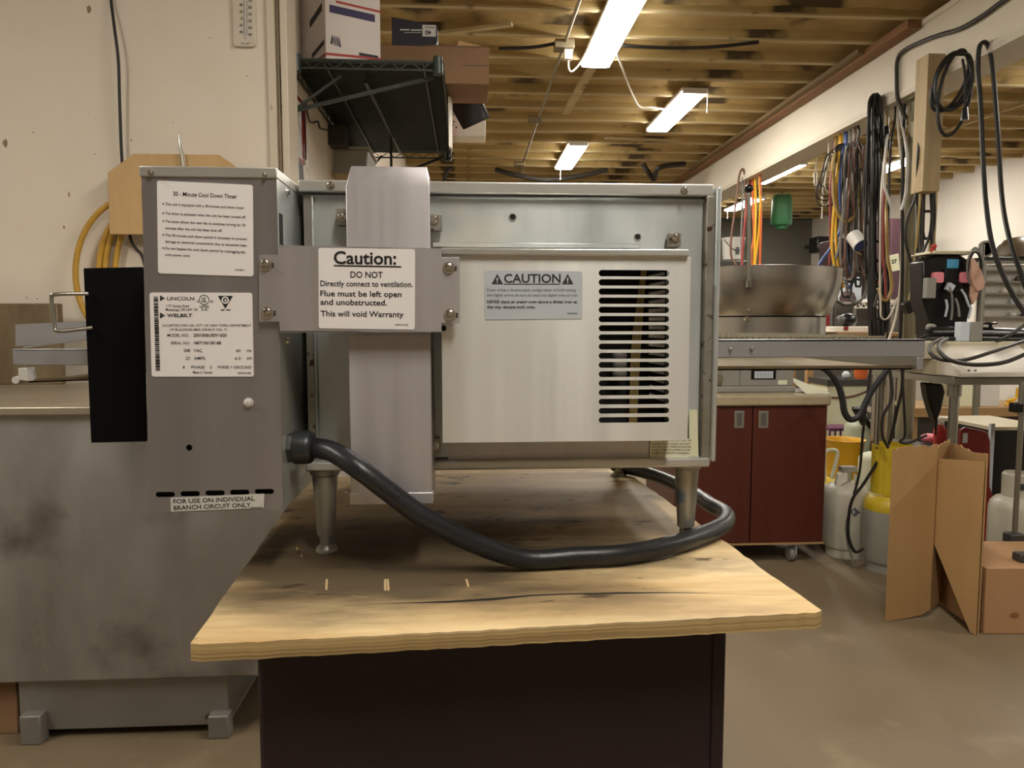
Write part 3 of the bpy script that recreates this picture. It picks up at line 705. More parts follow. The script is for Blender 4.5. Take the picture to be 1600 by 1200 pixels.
# caution notice on the bracket
s = sticker('caution_label', ((497.5, 387), (648.5, 389.5), (648, 515), (498, 513)), YK - .0007, 'label_white', oven)
F = Face(YK - .001); mb = MB()
for t, a, yb, b, h, bo in (('Caution:', 521.5, 412, 619, 19.5, .022), ('DO NOT', 547.5, 433.6, 598, 9.6, .014), ('Directly connect to ventilation.', 500.5, 446.8, 645, 8.6, .014), ('Flue must be left open', 500.5, 462.5, 627.5, 8.8, .016),
        ('and unobstructed.', 500.5, 476, 604.5, 8.8, .016), ('This will void Warranty', 501, 494, 630.5, 8.8, .016), ('2806754D', 617, 508.7, 638, 2.6, .004)): F.line(mb, t, a, yb, b, h, yb + (b - a) * .012, bo)
F.quad(mb, ((521.5, 413.8), (627, 415.8), (627, 418), (521.5, 416))); lettering(mb, s)
# caution notice on the slotted cover
s = sticker('caution_label', ((757.5, 422), (910, 424), (910, 498), (758, 499.5)), YC - .0007, 'label_grey', oven)
F = Face(YC - .001); mb = MB()
for cx in (777, 887):
    F.quad(mb, ((cx - 9, 444), (cx + 9, 444), (cx, 428))); 
F.line(mb, 'CAUTION', 787.5, 441.5, 876, 13.6, None, .02); F.rect(mb, 787.5, 443.3, 875, 444.6)
F.line(mb, 'NEVER stack an analog oven above a digital oven as', 761, 473.6, 901.5, 4.6, None, .02); F.line(mb, 'this may damage both units.', 761, 481.8, 836.5, 4.6, None, .02); lettering(mb, s, 'ink_mid')
mb = MB(); F.line(mb, 'If you utilize a double-stack configuration of both analog', 761, 455, 899.5, 4.4); F.line(mb, 'and digital ovens, be sure to stack the digital oven on top.', 761, 463, 903, 4.4); F.line(mb, '2806826', 886, 491, 903, 2.8); lettering(mb, s, 'ink_grey')
G = Face(YC - .0013)
for cx in (777, 887): mb = MB(); G.quad(mb, ((cx - 1.4, 434), (cx + 1.4, 434), (cx + .7, 439.8), (cx - .7, 439.8))); G.disc(mb, cx, 441.6, 1.1, n=10); lettering(mb, s, 'label_grey', 'emblem')
# branch circuit notice
s = sticker('circuit_label', ((266.5, 778), (413, 771.5), (412, 793.5), (267, 799.5)), YF - .0008, 'label_pale', oven, r=.001)
F = Face(YF - .0011); mb = MB(); F.line(mb, 'FOR USE ON INDIVIDUAL', 271, 786.8, 398, 7, 782, .012); F.line(mb, 'BRANCH CIRCUIT ONLY', 271.5, 797, 392, 7, 792, .012); F.line(mb, '2806585', 391, 794, 410, 2.4); lettering(mb, s)
# stacking notice at the lower right corner
YL = YB - .0022
mb = MB(); mb.prism([P(x, y, YL) for x, y in ((1077, 640), (1089.5, 640.5), (1091.5, 718), (1015, 719.5), (1016.5, 687), (1077, 685))], (0, .0008, 0)); s = mb.build('stacking_label', 'label_cream', oven, smooth=False)
F = Face(YL - .0005); mb = MB()
for t, yb, b in (('ADJUST LEVEL FOR TOP UNIT OF', 689.5, 1080), ('DOUBLE STACK OVENS. DO NOT', 695, 1078.5), ('USE LEGS AND REMOVE SPACER', 699.5, 1080), ('ANGLE, REMOVE LOWER COVER', 704.3, 1079), ('FROM FLUE BEFORE STACKING.', 709.2, 1077.5)): F.line(mb, t, 1017.5, yb, b, 2.9, None, .006)
F.line(mb, '2806593', 1075, 715, 1089, 2); lettering(mb, s, 'ink_grey')

# ============================================================ WORK TABLE: plywood sheet on a dark cabinet
ex, ey = cos(.066), sin(.066)                 # the table is turned a little
def tp(u, v, z): # u along the front edge, v back
    return Vector((-.262 + u * ex - v * ey, .688 + u * ey + v * ex, z))
W_, Dp = .6345, .76
sheet = thing('plywood_sheet', 'worn oil-stained plywood sheet lying on the dark cabinet under the oven', 'board', tp(W_ / 2, Dp / 2, .882))
rn = random.Random(5)
fr = [tp(W_ * i / 60, (rn.random() - .5) * .0025 + (.004 if i in (0, 60) else 0), .882) for i in range(61)]
rt = [tp(W_ + (rn.random() - .7) * .003, Dp * i / 40, .882) for i in range(1, 40)]
rest = [tp(W_, Dp, .882), tp(0, Dp, .882)]; lf = [tp((rn.random() - .5) * .0015, Dp * (1 - i / 40), .882) for i in range(1, 40)]
mb = MB(); mb.prism(fr + rt + rest + lf, (0, 0, .0147)); slab = mb.build('core', 'ply_edge', sheet, smooth=False)
crack = [PZ(x, y, ZT) for x, y in ((300, 985), (440, 958), (570, 943.5), (640, 941), (700, 938.5), (770, 934), (830, 929), (900, 926.5), (970, 925), (1050, 925), (1110, 926.5), (1250, 921))]
up = Vector((0, 0, .0022)); zv = .8967
def flat(v): return Vector((v.x, v.y, zv))
gap = [.0, .0, .0005, .003, .006, .0075, .0045, .004, .0055, .003, .001, 0]
cr = [flat(v) for v in crack]; cr[0] = tp(0, .022, zv); cr[-1] = tp(W_, .046, zv)
# split the top veneer along the crack
L0 = tp(0, (cr[0].y - .688) / ex, zv); 
front = [flat(v) for v in fr] + [c - Vector((0, g, 0)) for c, g in zip(cr, gap)][::-1]
mb = MB(); mb.prism([c + Vector((0, .001, 0)) for c in cr[2:11]] + [c - Vector((0, g + .001, 0)) for c, g in zip(cr, gap)][2:11][::-1], (0, 0, .0020)); mb.build('crack_shade', 'interior', slab, smooth=False)  # dark strip painted in for the shade inside the crack
mb = MB(); mb.prism(front, up); mb.build('front_veneer', 'ply_dirty_shaded', slab, smooth=False)
rear = cr + [flat(v) for v in rt if (v - tp(W_, .052, .882)).dot(Vector((-ey, ex, 0))) > 0] + [flat(v) for v in rest] + [flat(v) for v in lf if v.y > cr[0].y + .006]
mb = MB(); mb.prism(rear, up); mb.build('rear_veneer', 'ply_dirty_shaded', slab, smooth=False)
mb = MB()                                   # pale scratches through the greasy patch
for x, y, L_, dx in ((509, 905, 17, -1), (600, 905, 18, 0), (604, 905, 18, 1), (727, 905, 12, 3), (462, 855, 12, 6), (465, 860, 10, 5), (675, 840, 5, -22), (690, 842, 4, -14), (550, 932, 2, 24)):
    a = PZ(x, y, ZT); b = PZ(x + dx, y + L_, ZT); q = Vector((.0026, 0, .00025)) if abs(dx) < 10 else Vector((0, .001, .00025)); k = Vector((0, 0, .00025))
    mb.poly([a + k, b + k, b + q, a + q])
mb.build('scratch_marks', 'ply_raw', slab, smooth=False)
cab = thing('base_cabinet', 'dark brown laminate cabinet standing under the plywood sheet', 'cabinet', (.03, 1.1, 0))
c0, c1 = P(396, 1030, .765), P(1135.5, 990, .80)
def cp2(u, v, z): return Vector((c0.x + u * ex - v * ey, .765 + u * ey + v * ex, z))
cw = (c1 - c0).length
cw = sqrt((c1.x - c0.x) ** 2 + (.80 - .765) ** 2)
mb = MB(); mb.prism([cp2(.002, .004, 0), cp2(cw - .002, .004, 0), cp2(cw - .002, .64, 0), cp2(.002, .64, 0)], (0, 0, .882)); carc = mb.build('carcass', 'cab_brown', cab, bevel=.006, seg=3)
mb = MB(); mb.prism([cp2(cw - .0155, 0, 0), cp2(cw, 0, 0), cp2(cw, .006, 0), cp2(cw - .0155, .006, 0)], (0, 0, .881)); mb.build('edge_strip', 'cab_brown', carc, bevel=.003)

# ============================================================ LEFT SIDE
def bx3(x0, y0, x1, y1, Y, d): mb = MB(); return pbox(mb, x0, y0, x1, y1, Y, d)
t = thing('steel_counter', 'dull stainless steel counter with stained backsplash against the white wall at left', 'counter', (-1.1, 2.45, 0))
cr_x = -.44; cl_x = -2.3; ctz = P(200, 634, 2.1).z; cbz = P(200, 1064, 2.1).z
mb = MB(); mb.box(cl_x, cr_x, 2.105, 2.88, cbz, ctz - .012); body = mb.build('body', 'tank_steel', t, bevel=.006)
mb = MB(); mb.box(cl_x, cr_x + .01, 2.085, 2.89, ctz - .024, ctz); mb.build('top_rim', 'tank_rim', t, bevel=.004)
mb = MB(); mb.box(cl_x, P(90, 500, 2.86).x, 2.86, 2.90, ctz, P(60, 474, 2.86).z); mb.build('backsplash', 'stain_steel', t, bevel=.003)
mb = MB(); mb.box(P(30, 1100, 2.13).x, P(357, 1100, 2.13).x, 2.13, 2.8, P(200, 1137, 2.13).z, cbz); mb.build('base', 'tank_base', t, bevel=.003)
for x in (49, 342): mb = MB(); a = P(x, 1150, 2.10); mb.box(a.x - .029, a.x + .029, 2.095, 2.14, 0, P(x, 1118, 2.1).z); mb.build('foot', 'tank_base', t, bevel=.004)
for x in (49, 342): mb = MB(); a = P(x, 1150, 2.10); mb.box(a.x - .029, a.x + .029, 2.74, 2.79, 0, .07); mb.build('foot', 'tank_base', t, bevel=.004)
q = P(66, 1118, 2.12); mb = MB(); mb.cyl((q.x, 2.12, q.z), (q.x, 2.132, q.z), .006); mb.build('foot_screw', 'dark_steel', t)
q = P(323, 1121, 2.12); mb = MB(); mb.cyl((q.x, 2.12, q.z), (q.x, 2.132, q.z), .006); mb.build('foot_screw', 'dark_steel', t)
mb = bx3(-40, 1064, 27, 1155, 2.16, .3)
for v in mb.bm.verts: v.co.z = max(0, v.co.z) if v.co.z > .08 else 0
solo('cardboard_carton', mb, 'card_old', 'tan carton on the floor at the left end of the steel counter base', 'box', bevel=.003)
# wall things
YW = FRONT_Y
pts = [P(x, y, 2.90) for x, y in ((168, 270), (208, 240), (342, 241.5), (380, 268), (380, 368), (171, 366))]
t = thing('cable_hanger', 'plywood cable hanger board with cut corners on the white wall', 'hanger', P(270, 366, 2.93))
mb = MB(); mb.prism(pts, (0, .018, 0)); mb.build('board', 'board_wood', t, bevel=.002)
mb = MB(); a = P(225, 330, 2.918); b = P(330, 270, 2.918); mb.box(a.x, b.x, 2.918, YW, a.z, b.z); mb.build('spacer', 'board_wood', t)
mb = MB(); path = []
cpx = [(212, 425, 94, 118), (222, 425, 68, 105), (224, 428, 60, 112), (236, 430, 56, 108), (226, 432, 64, 116)]
for k, (cx, cy, rx, ry) in enumerate(cpx):
    for i in range(16):
        a = 2 * pi * i / 16 + pi / 2; path.append(P(cx + rx * cos(a), cy - ry * sin(a), 2.93 + .008 * k - .012 * (k == 0)))
path = [v for v in path]
for v in path: v.y = min(v.y, YW - .012)
mb.tube(path, .0105, 10, 4); solo('cable_coil', mb, 'yellow_cable', 'coil of thick yellow cable hanging under the plywood hanger board', 'cable')
mb = MB(); mb.tube([P(x, y, Y) for x, y, Y in ((172, -20, 2.965), (174, 5, 2.965), (179, 45, 2.95), (185, 95, 2.945), (187, 160, 2.95), (190, 240, 2.955), (195, 300, 2.958), (203, 368, 2.955), (212, 388, 2.95), (222, 400, 2.95), (230, 430, 2.95))], .0055, 10)
solo('power_cable', mb, 'cable_black', 'black cord running down the white wall behind the hanger board', 'cable')
t = thing('thermometer', 'white wall thermometer with printed scale at the top of the wall', 'thermometer', P(382, 72, YW))
a, b = P(366, 74, YW), P(397.5, -30, YW); mb = MB(); pl = rr2(a.x, b.x, a.z, b.z, .012, 5); mb.prism([(x, YW - .012, z) for x, z in pl], (0, .012, 0)); mb.build('plate', 'glass_thermo', t, bevel=.002)
a = P(383.5, 60, YW - .014); b = P(382, -30, YW - .014); mb = MB(); mb.cyl(a, b, .0022, seg=8); mb.build('tube', 'label_grey', t)
F = Face(YW - .0125); mb = MB()
for k, n in enumerate(('40', '20', '0', '20', '40', '60')):
    y = 52 - k * 10.6; F.line(mb, n, 374 if len(n) > 1 else 376, y, 379.5, 4, None, .02); F.line(mb, ('40', '30', '20', '10', '0', '10')[k], 388, y + 4, 393.5, 4, None, .02)
for k in range(26): F.rect(mb, 380.6, 55 - k * 2.1, 382 if k % 5 else 381.9, 54.3 - k * 2.1); F.rect(mb, 385, 55 - k * 2.1, 386.6, 54.3 - k * 2.1)
lettering(mb, t)
mb = MB(); F.quad(mb, ((373, 66.5), (381, 67.5), (383.5, 70), (380.5, 68.8))); F.quad(mb, ((394, 66.5), (386, 67.5), (383.5, 70), (386.5, 68.8))); mb.build('logo', 'ink', t, smooth=False)
t = thing('spring_clip', 'metal spring clip standing up from the plywood hanger board', 'clip', P(286, 258, 2.89))
mb = MB(); mb.tube([P(287.5, 268, 2.89), P(284, 243, 2.885), P(280.5, 225, 2.88), P(279, 211, 2.88)], lambda q: .0075 - .0045 * q, 8); mb.build('jaw', 'wire_steel', t)
mb = MB(); mb.tube([P(290, 268, 2.892), P(287, 243, 2.892), P(282, 224, 2.886)], .003, 6); mb.build('lever', 'wire_steel', t)

# ============================================================ WIRE SHELF ON THE LEFT WALL AND WHAT STANDS ON IT
SZ = 2.27; SY0, SY1, SX0, SX1 = 3.15, 4.78, LX + .01, P(692, 100, 3.15).x
t = thing('wire_shelf', 'dark green wire shelf bracketed high on the left wall', 'shelf', (SX0, 3.9, SZ))
mb = MB()
for (ax, ay, bx_, by) in ((SX0, SY0, SX1, SY0), (SX1, SY0, SX1, SY1), (SX1, SY1, SX0, SY1), (SX0, SY1, SX0, SY0)):
    n = 14 if ax != bx_ else 28
    for z in (SZ, SZ - .034): mb.bar((ax, ay, z), (bx_, by, z), .007, .007)
    for i in range(n):
        z0, z1 = (SZ, SZ - .034) if i % 2 else (SZ - .034, SZ); f0, f1 = i / n, (i + 1) / n
        mb.bar((ax + (bx_ - ax) * f0, ay + (by - ay) * f0, z0), (ax + (bx_ - ax) * f1, ay + (by - ay) * f1, z1), .004, .004)
mb.build('frame', 'rack_green', t, smooth=False)
mb = MB(); y = SY0 + .02
while y < SY1: mb.bar((SX0, y, SZ + .002), (SX1, y, SZ + .002), .0045, .0045); y += .0185
mb.build('wires', 'rack_green', t, smooth=False)
for x in (SX0 + .13, SX1 - .08): mb = MB(); mb.bar((x, SY0, SZ - .006), (x, SY1, SZ - .006), .008, .008); mb.build('runner', 'rack_green', t, smooth=False)
mb = MB(); mb.box(SX0, SX1, SY0 + .03, SY1 - .05, SZ + .005, SZ + .009); mb.build('liner', 'dark_steel', t)
for x in (SX0 + .02, SX1 - .02):
    for y in (SY0 + .0, SY1): mb = MB(); mb.cyl((x, y, SZ - .05), (x, y, SZ + .02), .022, .019, 14); mb.build('corner_collar', 'rack_green', t)
for y in (SY0 + .05, SY1 - .1):
    mb = MB(); a = Vector((LX + .004, y, P(462, 173, y).z if y < 4 else SZ - .28)); mb.bar(a, (SX1 - .04, y + .02, SZ - .04), .014, .014); mb.bar(a + Vector((.012, 0, -.03)), (LX + .012, y, SZ - .02), .012, .012); mb.bar(a, (LX + .2, y + .02, SZ - .04), .01, .01)
    mb.build('bracket', 'rack_green', t, smooth=False)
mb = MB(); mb.bar((P(570, 107, 3.3).x, 3.32, SZ - .03), (P(627, 242, 4.6).x, 4.6, SZ - .05), .014, .014); mb.build('cross_brace', 'rack_green', t, smooth=False)
mb = MB(); p = P(610, 147, 4.2); mb.bar((p.x, 4.2, SZ - .03), (p.x, 4.2, SZ - .47), .013, .013); mb.build('hanging_rod', 'rack_green', t, smooth=False)
ST = SZ + .0115
def xy(x, Y): return P(x, 100, Y).x
# white mailing carton, turned
t = thing('mailing_carton', 'white mailing carton with red stripes and pen scribbles on the wire shelf', 'box', (xy(530, 3.2), 3.2, ST))
c0_ = Vector((P(509, 79, 3.17).x, 3.17, ST)); c1_ = Vector((P(595, 80, 3.22).x, 3.22, ST)); dd = (c1_ - c0_).normalized(); nn = Vector((-dd.y, dd.x, 0)); wd = (c1_ - c0_).length
sd = Vector((P(467, 70, 3.42).x, 3.42, ST)) - c0_
mb = MB(); mb.prism([c0_, c1_, c1_ + sd, c0_ + sd], (0, 0, .37)); ct = mb.build('carton', 'card_white', t, bevel=.003)
def on(c, d, u0, u1, z0, z1, m, name, par, tilt=0):
    n = Vector((d.y, -d.x, 0)).normalized() * .0012; mb = MB(); mb.prism([c + d * u0 + Vector((0, 0, z0)) + n, c + d * u1 + Vector((0, 0, z0 + tilt)) + n, c + d * u1 + Vector((0, 0, z1 + tilt)) + n, c + d * u0 + Vector((0, 0, z1)) + n], -n * .6); return mb.build(name, m, par, smooth=False)
on(c0_, dd, 0, wd, .014, .024, 'red_tape', 'red_stripe', ct); on(c0_, dd, wd * .2, wd, .225, .234, 'red_tape', 'red_stripe', ct, -.02)
on(c0_, dd, wd * .08, wd * .9, .185, .215, 'ink_purple', 'ink_blot', ct, -.02); on(c0_, dd, wd * .6, wd * .95, .0255, .037, 'ink', 'ink_blot', ct, -.006)
s2 = -sd.normalized(); on(c0_ + sd, s2, 0, sd.length, .012, .022, 'red_tape', 'red_stripe', ct); on(c0_ + sd, s2, sd.length * .45, sd.length * .9, .17, .2, 'ink', 'ink_blot', ct, .03); on(c0_ + sd, s2, sd.length * .5, sd.length * .95, .04, .06, 'ink', 'ink_blot', ct, .02)
mb = MB(); n = Vector((dd.y, -dd.x, 0)).normalized() * .0012; zp = []
for k in range(9): zp.append(c0_ + dd * (wd * (.1 + .02 * k)) + n + Vector((0, 0, .06 + (.035 if k % 2 else 0) - .001 * k)))
mb.tube(zp, .0035, 5, smooth=False); mb.build('scribble', 'ink_purple', ct)
mb = MB()
for k, (u, z, s) in enumerate(((.35, .13, 'M. 240'), (.37, .105, 'to shop'), (.38, .08, 'No. 5'))):
    pass
mb.bm.free()
# second white carton behind, just its lower corner shows
mb = MB(); mb.box(SX0 + .002, SX0 + .04, 3.46, 3.7, ST, ST + .06); solo('flat_carton', mb, 'card_white', 'low white carton end against the wall behind the mailing carton', 'box', bevel=.002)
# brown carton with open flap
YB1 = 3.46
t = thing('brown_carton', 'brown cardboard carton overhanging the right end of the wire shelf', 'box', (xy(690, YB1), YB1 + .1, ST))
x0, x1 = P(594, 100, YB1).x, P(764, 100, YB1).x; zt1 = P(680, 72, YB1).z
mb = MB(); mb.box(x0, x1, YB1, YB1 + .3, ST, zt1); ct = mb.build('carton', 'card_old', t, bevel=.003)
mb = MB(); mb.box(x1 - .12, x1, YB1 - .0008, YB1, (ST + zt1) / 2 - .001, (ST + zt1) / 2 + .001); mb.build('seam', 'ink_mid', ct)
mb = MB(); mb.prism([(P(664, 73, YB1).x, YB1, zt1), (P(764, 73, YB1).x, YB1, zt1), (P(770, 60, YB1 + .1).x, YB1 + .1, zt1 + .03), (P(714, 52, YB1 + .15).x, YB1 + .2, zt1 + .085)], (0, .003, .002)); mb.build('flap', 'card_old', ct)
mb = MB(); mb.prism([(P(714, 53, YB1).x, YB1 + .02, zt1 + .002), (P(770, 72, YB1).x, YB1 + .02, zt1 + .002), (P(770, 62, YB1).x, YB1 + .1, zt1 + .03), (P(716, 50, YB1).x, YB1 + .12, zt1 + .07)], (0, .003, 0)); mb.build('flap', 'card_edge', ct)
# navy box standing upside down
YN = 3.52
t = thing('supply_box', 'dark navy box with upside-down number sticker on the brown carton', 'box', P(645, 68, YN))
zb1 = zt1 + .002; M_ = Matrix.Identity(4); x0, x1 = P(612, 50, YN).x, P(684, 50, YN).x; zt2 = P(640, 27, YN).z
mb = MB(); mb.prism([(x0, YN, zb1), (x1 - .02, YN, zb1), (x1, YN, zb1 + .045), (x1 - .004, YN, zt2 - .03), (x0, YN, zt2)], (0, .12, 0)); nb = mb.build('carton', 'navy', t, bevel=.003)
mb = MB(); pbox(mb, 660, 39, 681, 57, YN - .0012, .001); sk = mb.build('sticker', 'label_pale', nb)
F = Face(YN - .0016); mb = MB(); text3(mb, '40', F.p(674, 47.5), F.p(664, 47.5), (0, 0, -1), 6.5 * YN / FPX, .02); text3(mb, 'BAGS', F.p(678, 41.5), F.p(664, 41.5), (0, 0, -1), 3 * YN / FPX, .01); q = lettering(mb, nb)
mb = MB(); F.rect(mb, 625, 45.5, 640, 47.5); F.rect(mb, 642, 46, 659, 48); F.rect(mb, 632, 50.5, 658, 51.3); lettering(mb, nb, 'label_pale')
# black plastic tray sticking out, white box, red cap, hanging sheet
YT = 4.0
t = thing('plastic_tray', 'black plastic tray tilted over the right edge of the wire shelf', 'tray', P(715, 200, YT))
mb = MB(); pp = [P(686, 136, YT), P(744, 143, YT), P(763, 183, YT), P(723, 201, YT)]; mb.prism(pp, (0, .02, 0)); tb = mb.build('tray', 'plastic_black', t, bevel=.004)
mb = MB(); mb.bar(pp[2], pp[3], .012); mb.bar(pp[1], pp[2], .012); mb.build('rim', 'plastic_black', tb, bevel=.003)
YX = 4.4
mb = bx3(640, 181, 759, 221, YX, .16); 
for v in mb.bm.verts:
    if v.co.z < 2.32: v.co.z = ST
t = thing('white_box', 'long white box lying at the far right end of the wire shelf', 'box', (xy(700, YX), YX, ST)); bx_ = mb.build('carton', 'paper', t, bevel=.003)
mb = MB(); F = Face(YX - .0006)
for x, y in ((703, 186), (709, 190), (713, 199), (707, 195)): F.disc(mb, x, y, 1.4, n=8)
lettering(mb, bx_, 'ink', 'printed_dots')
mb = MB(); p = P(698, 214, YX - .06); mb.lathe([(.028, 0), (.03, .03), (.026, .075), (.018, .09), (.012, .10)], (p.x, YX - .06, ST), 18); solo('red_bottle', mb, 'red', 'small red plastic bottle beside the long white box on the shelf', 'bottle')
mb = MB(); pts = []
for i in range(7):
    Yi = 3.55 + .11 * i; xa_ = SX1 + .012 + .012 * sin(i * .9); pts.append((xa_, Yi))
for (xa_, ya_), (xb_, yb_) in zip(pts, pts[1:]):
    f = lambda Yi: (P(690, 150 + (Yi - 3.55) * 18, Yi).z, P(690, 236 - abs(Yi - 3.9) * 22, Yi).z)
    (t0, b0), (t1_, b1) = f(ya_), f(yb_); mb.prism([(xa_, ya_, b0), (xb_, yb_, b1), (xb_, yb_, t1_), (xa_, ya_, t0)], (.002, 0, 0))
solo('paper_sheet', mb, 'paper', 'bright white curled sheet hanging from the right edge of the wire shelf', 'paper')
# lower shelf with a clear tub
LZ = 2.0
t = thing('lower_shelf', 'small shelf board below the wire shelf holding a clear tub', 'shelf', (LX + .2, 4.4, LZ - .02))
mb = MB(); mb.box(LX + .001, P(625, 275, 4.1).x, 4.08, 4.75, LZ - .02, LZ); mb.build('board', 'stud_wood', t, bevel=.002)
mb = MB(); mb.bar((LX + .002, 4.4, LZ - .22), (LX + .3, 4.4, LZ - .02), .02); mb.build('bracket', 'rack_green', t)
YU2 = 4.15
t = thing('plastic_tub', 'clear grey plastic tub on the board below the wire shelf', 'tub', P(538, 278, YU2))
a, b = P(501, 232, YU2), P(576, 278, YU2); mb = MB(); mb.prism([(a.x, YU2, a.z), (b.x, YU2, a.z), (b.x - .02, YU2 + .01, LZ + .001), (a.x + .02, YU2 + .01, LZ + .001)], (0, .35, 0)); tb = mb.build('tub', 'plastic_clear', t, bevel=.008)
mb = MB(); mb.box(a.x - .008, b.x + .008, YU2 - .008, YU2 + .36, a.z, a.z + .014); mb.build('lid', 'plastic_clear', tb, bevel=.005)
mb = MB(); p = P(588, 262, 4.3); mb.box(p.x - .03, p.x + .05, 4.3, 4.42, LZ, LZ + .06); solo('paper_scraps', mb, 'paper', 'white crumpled paper beside the clear tub', 'paper', bevel=.01)
t = thing('wall_sign', 'red and white notice on the wall under the near end of the wire shelf', 'sign', (LX, 3.17, 1.9))
ya, yb2 = PX(457, 150, LX + .004).y + .09, PX(473, 150, LX + .004).y + .06
za, zb2 = P(465, 245, 3.2).z, P(465, 138, 3.2).z
mb = MB(); mb.box(LX, LX + .003, ya, yb2, za - .1, zb2); pn = mb.build('panel', 'dark_red', t)
mb = MB(); mb.box(LX + .003, LX + .0036, ya, ya + (yb2 - ya) * .45, za + .02, zb2 - .02); mb.build('strip', 'label_pale', pn)
mb = MB(); mb.box(LX + .003, LX + .0036, ya, yb2, za - .1, za); mb.build('base_strip', 'ink_grey', pn)
mb = MB(); p = PX(512, 215, LX + .01); mb.box(LX, LX + .09, 4.0, 4.1, P(520, 230, 4.05).z, P(520, 198, 4.05).z); solo('wall_box', mb, 'dark_steel', 'dark metal box fixed on the wall behind the wire shelf bracket', 'box', bevel=.004)
mb = MB(); mb.tube([PX(478, 160, LX + .012), PX(482, 185, LX + .012), PX(488, 192, LX + .014), PX(497, 190, LX + .014), PX(500, 200, LX + .014), PX(512, 203, LX + .02)], .004, 6); solo('thin_wire', mb, 'cable_black', 'thin black wire looping along the wall below the wire shelf', 'cable')
mb = MB(); mb.tube([PX(473, 170, LX + .012), PX(477, 200, LX + .012), PX(478, 250, LX + .012)], .003, 6); solo('thin_wire', mb, 'cable_black', 'thin black wire straight down the wall beside the red notice', 'cable')
for k, (x, y) in enumerate(((479, 250), (477, 271))):
    p = PX(x, y, LX + .006); mb = MB(); M = Matrix.Translation(p) @ Matrix.Rotation(.25, 4, 'X'); mb.box(-.002, .002, -.03, .03, -.035, .035, M); solo('paper_tag', mb, 'paper', ['upper white paper tag under the red notice', 'lower white paper tag near the oven top'][k], 'tag', 'white tags on the left wall')

# ============================================================ UNDER THE CEILING
cx_ = PZ(880, 75, 3.06).x
mb = MB(); mb.cyl((cx_, 4.2, 3.064), (cx_, 9.5, 3.064), .011, seg=10); solo('conduit_pipe', mb, 'conduit', 'long grey conduit pipe running under the joists left of the lights', 'pipe')
t = thing('outlet_box', 'grey outlet box with plug on the conduit beside the nearest light', 'outlet', PZ(882, 80, 3.0))
p = PZ(881, 76, 3.03); mb = MB(); mb.box(p.x - .065, p.x + .065, p.y - .05, p.y + .05, 3.02, 3.078); bxx = mb.build('box', 'conduit', t, bevel=.004)
mb = MB(); mb.box(p.x + .0, p.x + .055, p.y - .03, p.y + .02, 2.955, 3.02); mb.build('plug', 'fitting_white', bxx, bevel=.004)
mb = MB(); mb.tube([(p.x + .03, p.y, 2.96), (p.x + .035, p.y, 2.90), (p.x + .06, p.y, 2.885), (p.x + .12, p.y, 2.95), (p.x + .17, p.y - .02, 3.04)], .006, 8); mb.build('cord', 'fitting_white', bxx)
for k, (x, y) in enumerate(((836, 187), (811, 257))):
    p = PZ(x, y, 3.05); mb = MB(); mb.box(p.x - .06, p.x + .06, p.y - .05, p.y + .05, 3.03, 3.078); solo('junction_box', mb, 'conduit', ['small grey junction box midway along the conduit pipe', 'grey junction box at the far end of the conduit pipe'][k], 'box', bevel=.004)
def ccable(name, pts, Z, r, m, label):
    mb = MB(); mb.tube([PZ(x, y, z if z else Z) for x, y, z in pts], r, 8); solo(name, mb, m, label, 'cable')
ccable('lamp_cord', [(962, 80, 3.06), (970, 100, 3.04), (980, 128, 3.03), (990, 152, 3.02), (1000, 167, 3.01), (1018, 168, 3.02), (1045, 172, 3.05)], 0, .008, 'fitting_white', 'white cord linking the nearest light to the next one')
ccable('ceiling_cable', [(780, 76, 3.07), (830, 74, 3.05), (868, 68, 3.07)], 0, .012, 'cable_black', 'black cable under the joists left of the outlet box')
ccable('ceiling_cable', [(965, 70, 3.06), (1000, 73, 3.05), (1060, 75, 3.05), (1120, 73, 3.05), (1185, 66, 3.07)], 0, .012, 'cable_black', 'black cable sagging under the joists right of the nearest light')
ccable('ceiling_cable', [(775, 265, 3.07), (800, 272, 3.0), (850, 281, 2.95), (900, 276, 3.0), (950, 265, 3.07)], 0, .03, 'cable_dark', 'dark cable sagging above the middle of the oven')
ccable('ceiling_cable', [(694, 284, 2.9), (697, 270, 3.0), (705, 262, 3.07)], 0, .025, 'cable_dark', 'short dark cable end just right of the flue top')
ccable('ceiling_cable', [(1005, 256, 3.07), (1012, 268, 2.98), (1022, 280, 2.92), (1030, 262, 3.0), (1070, 256, 3.06)], 0, .03, 'cable_dark', 'dark cable bunch in the corner under the beam')

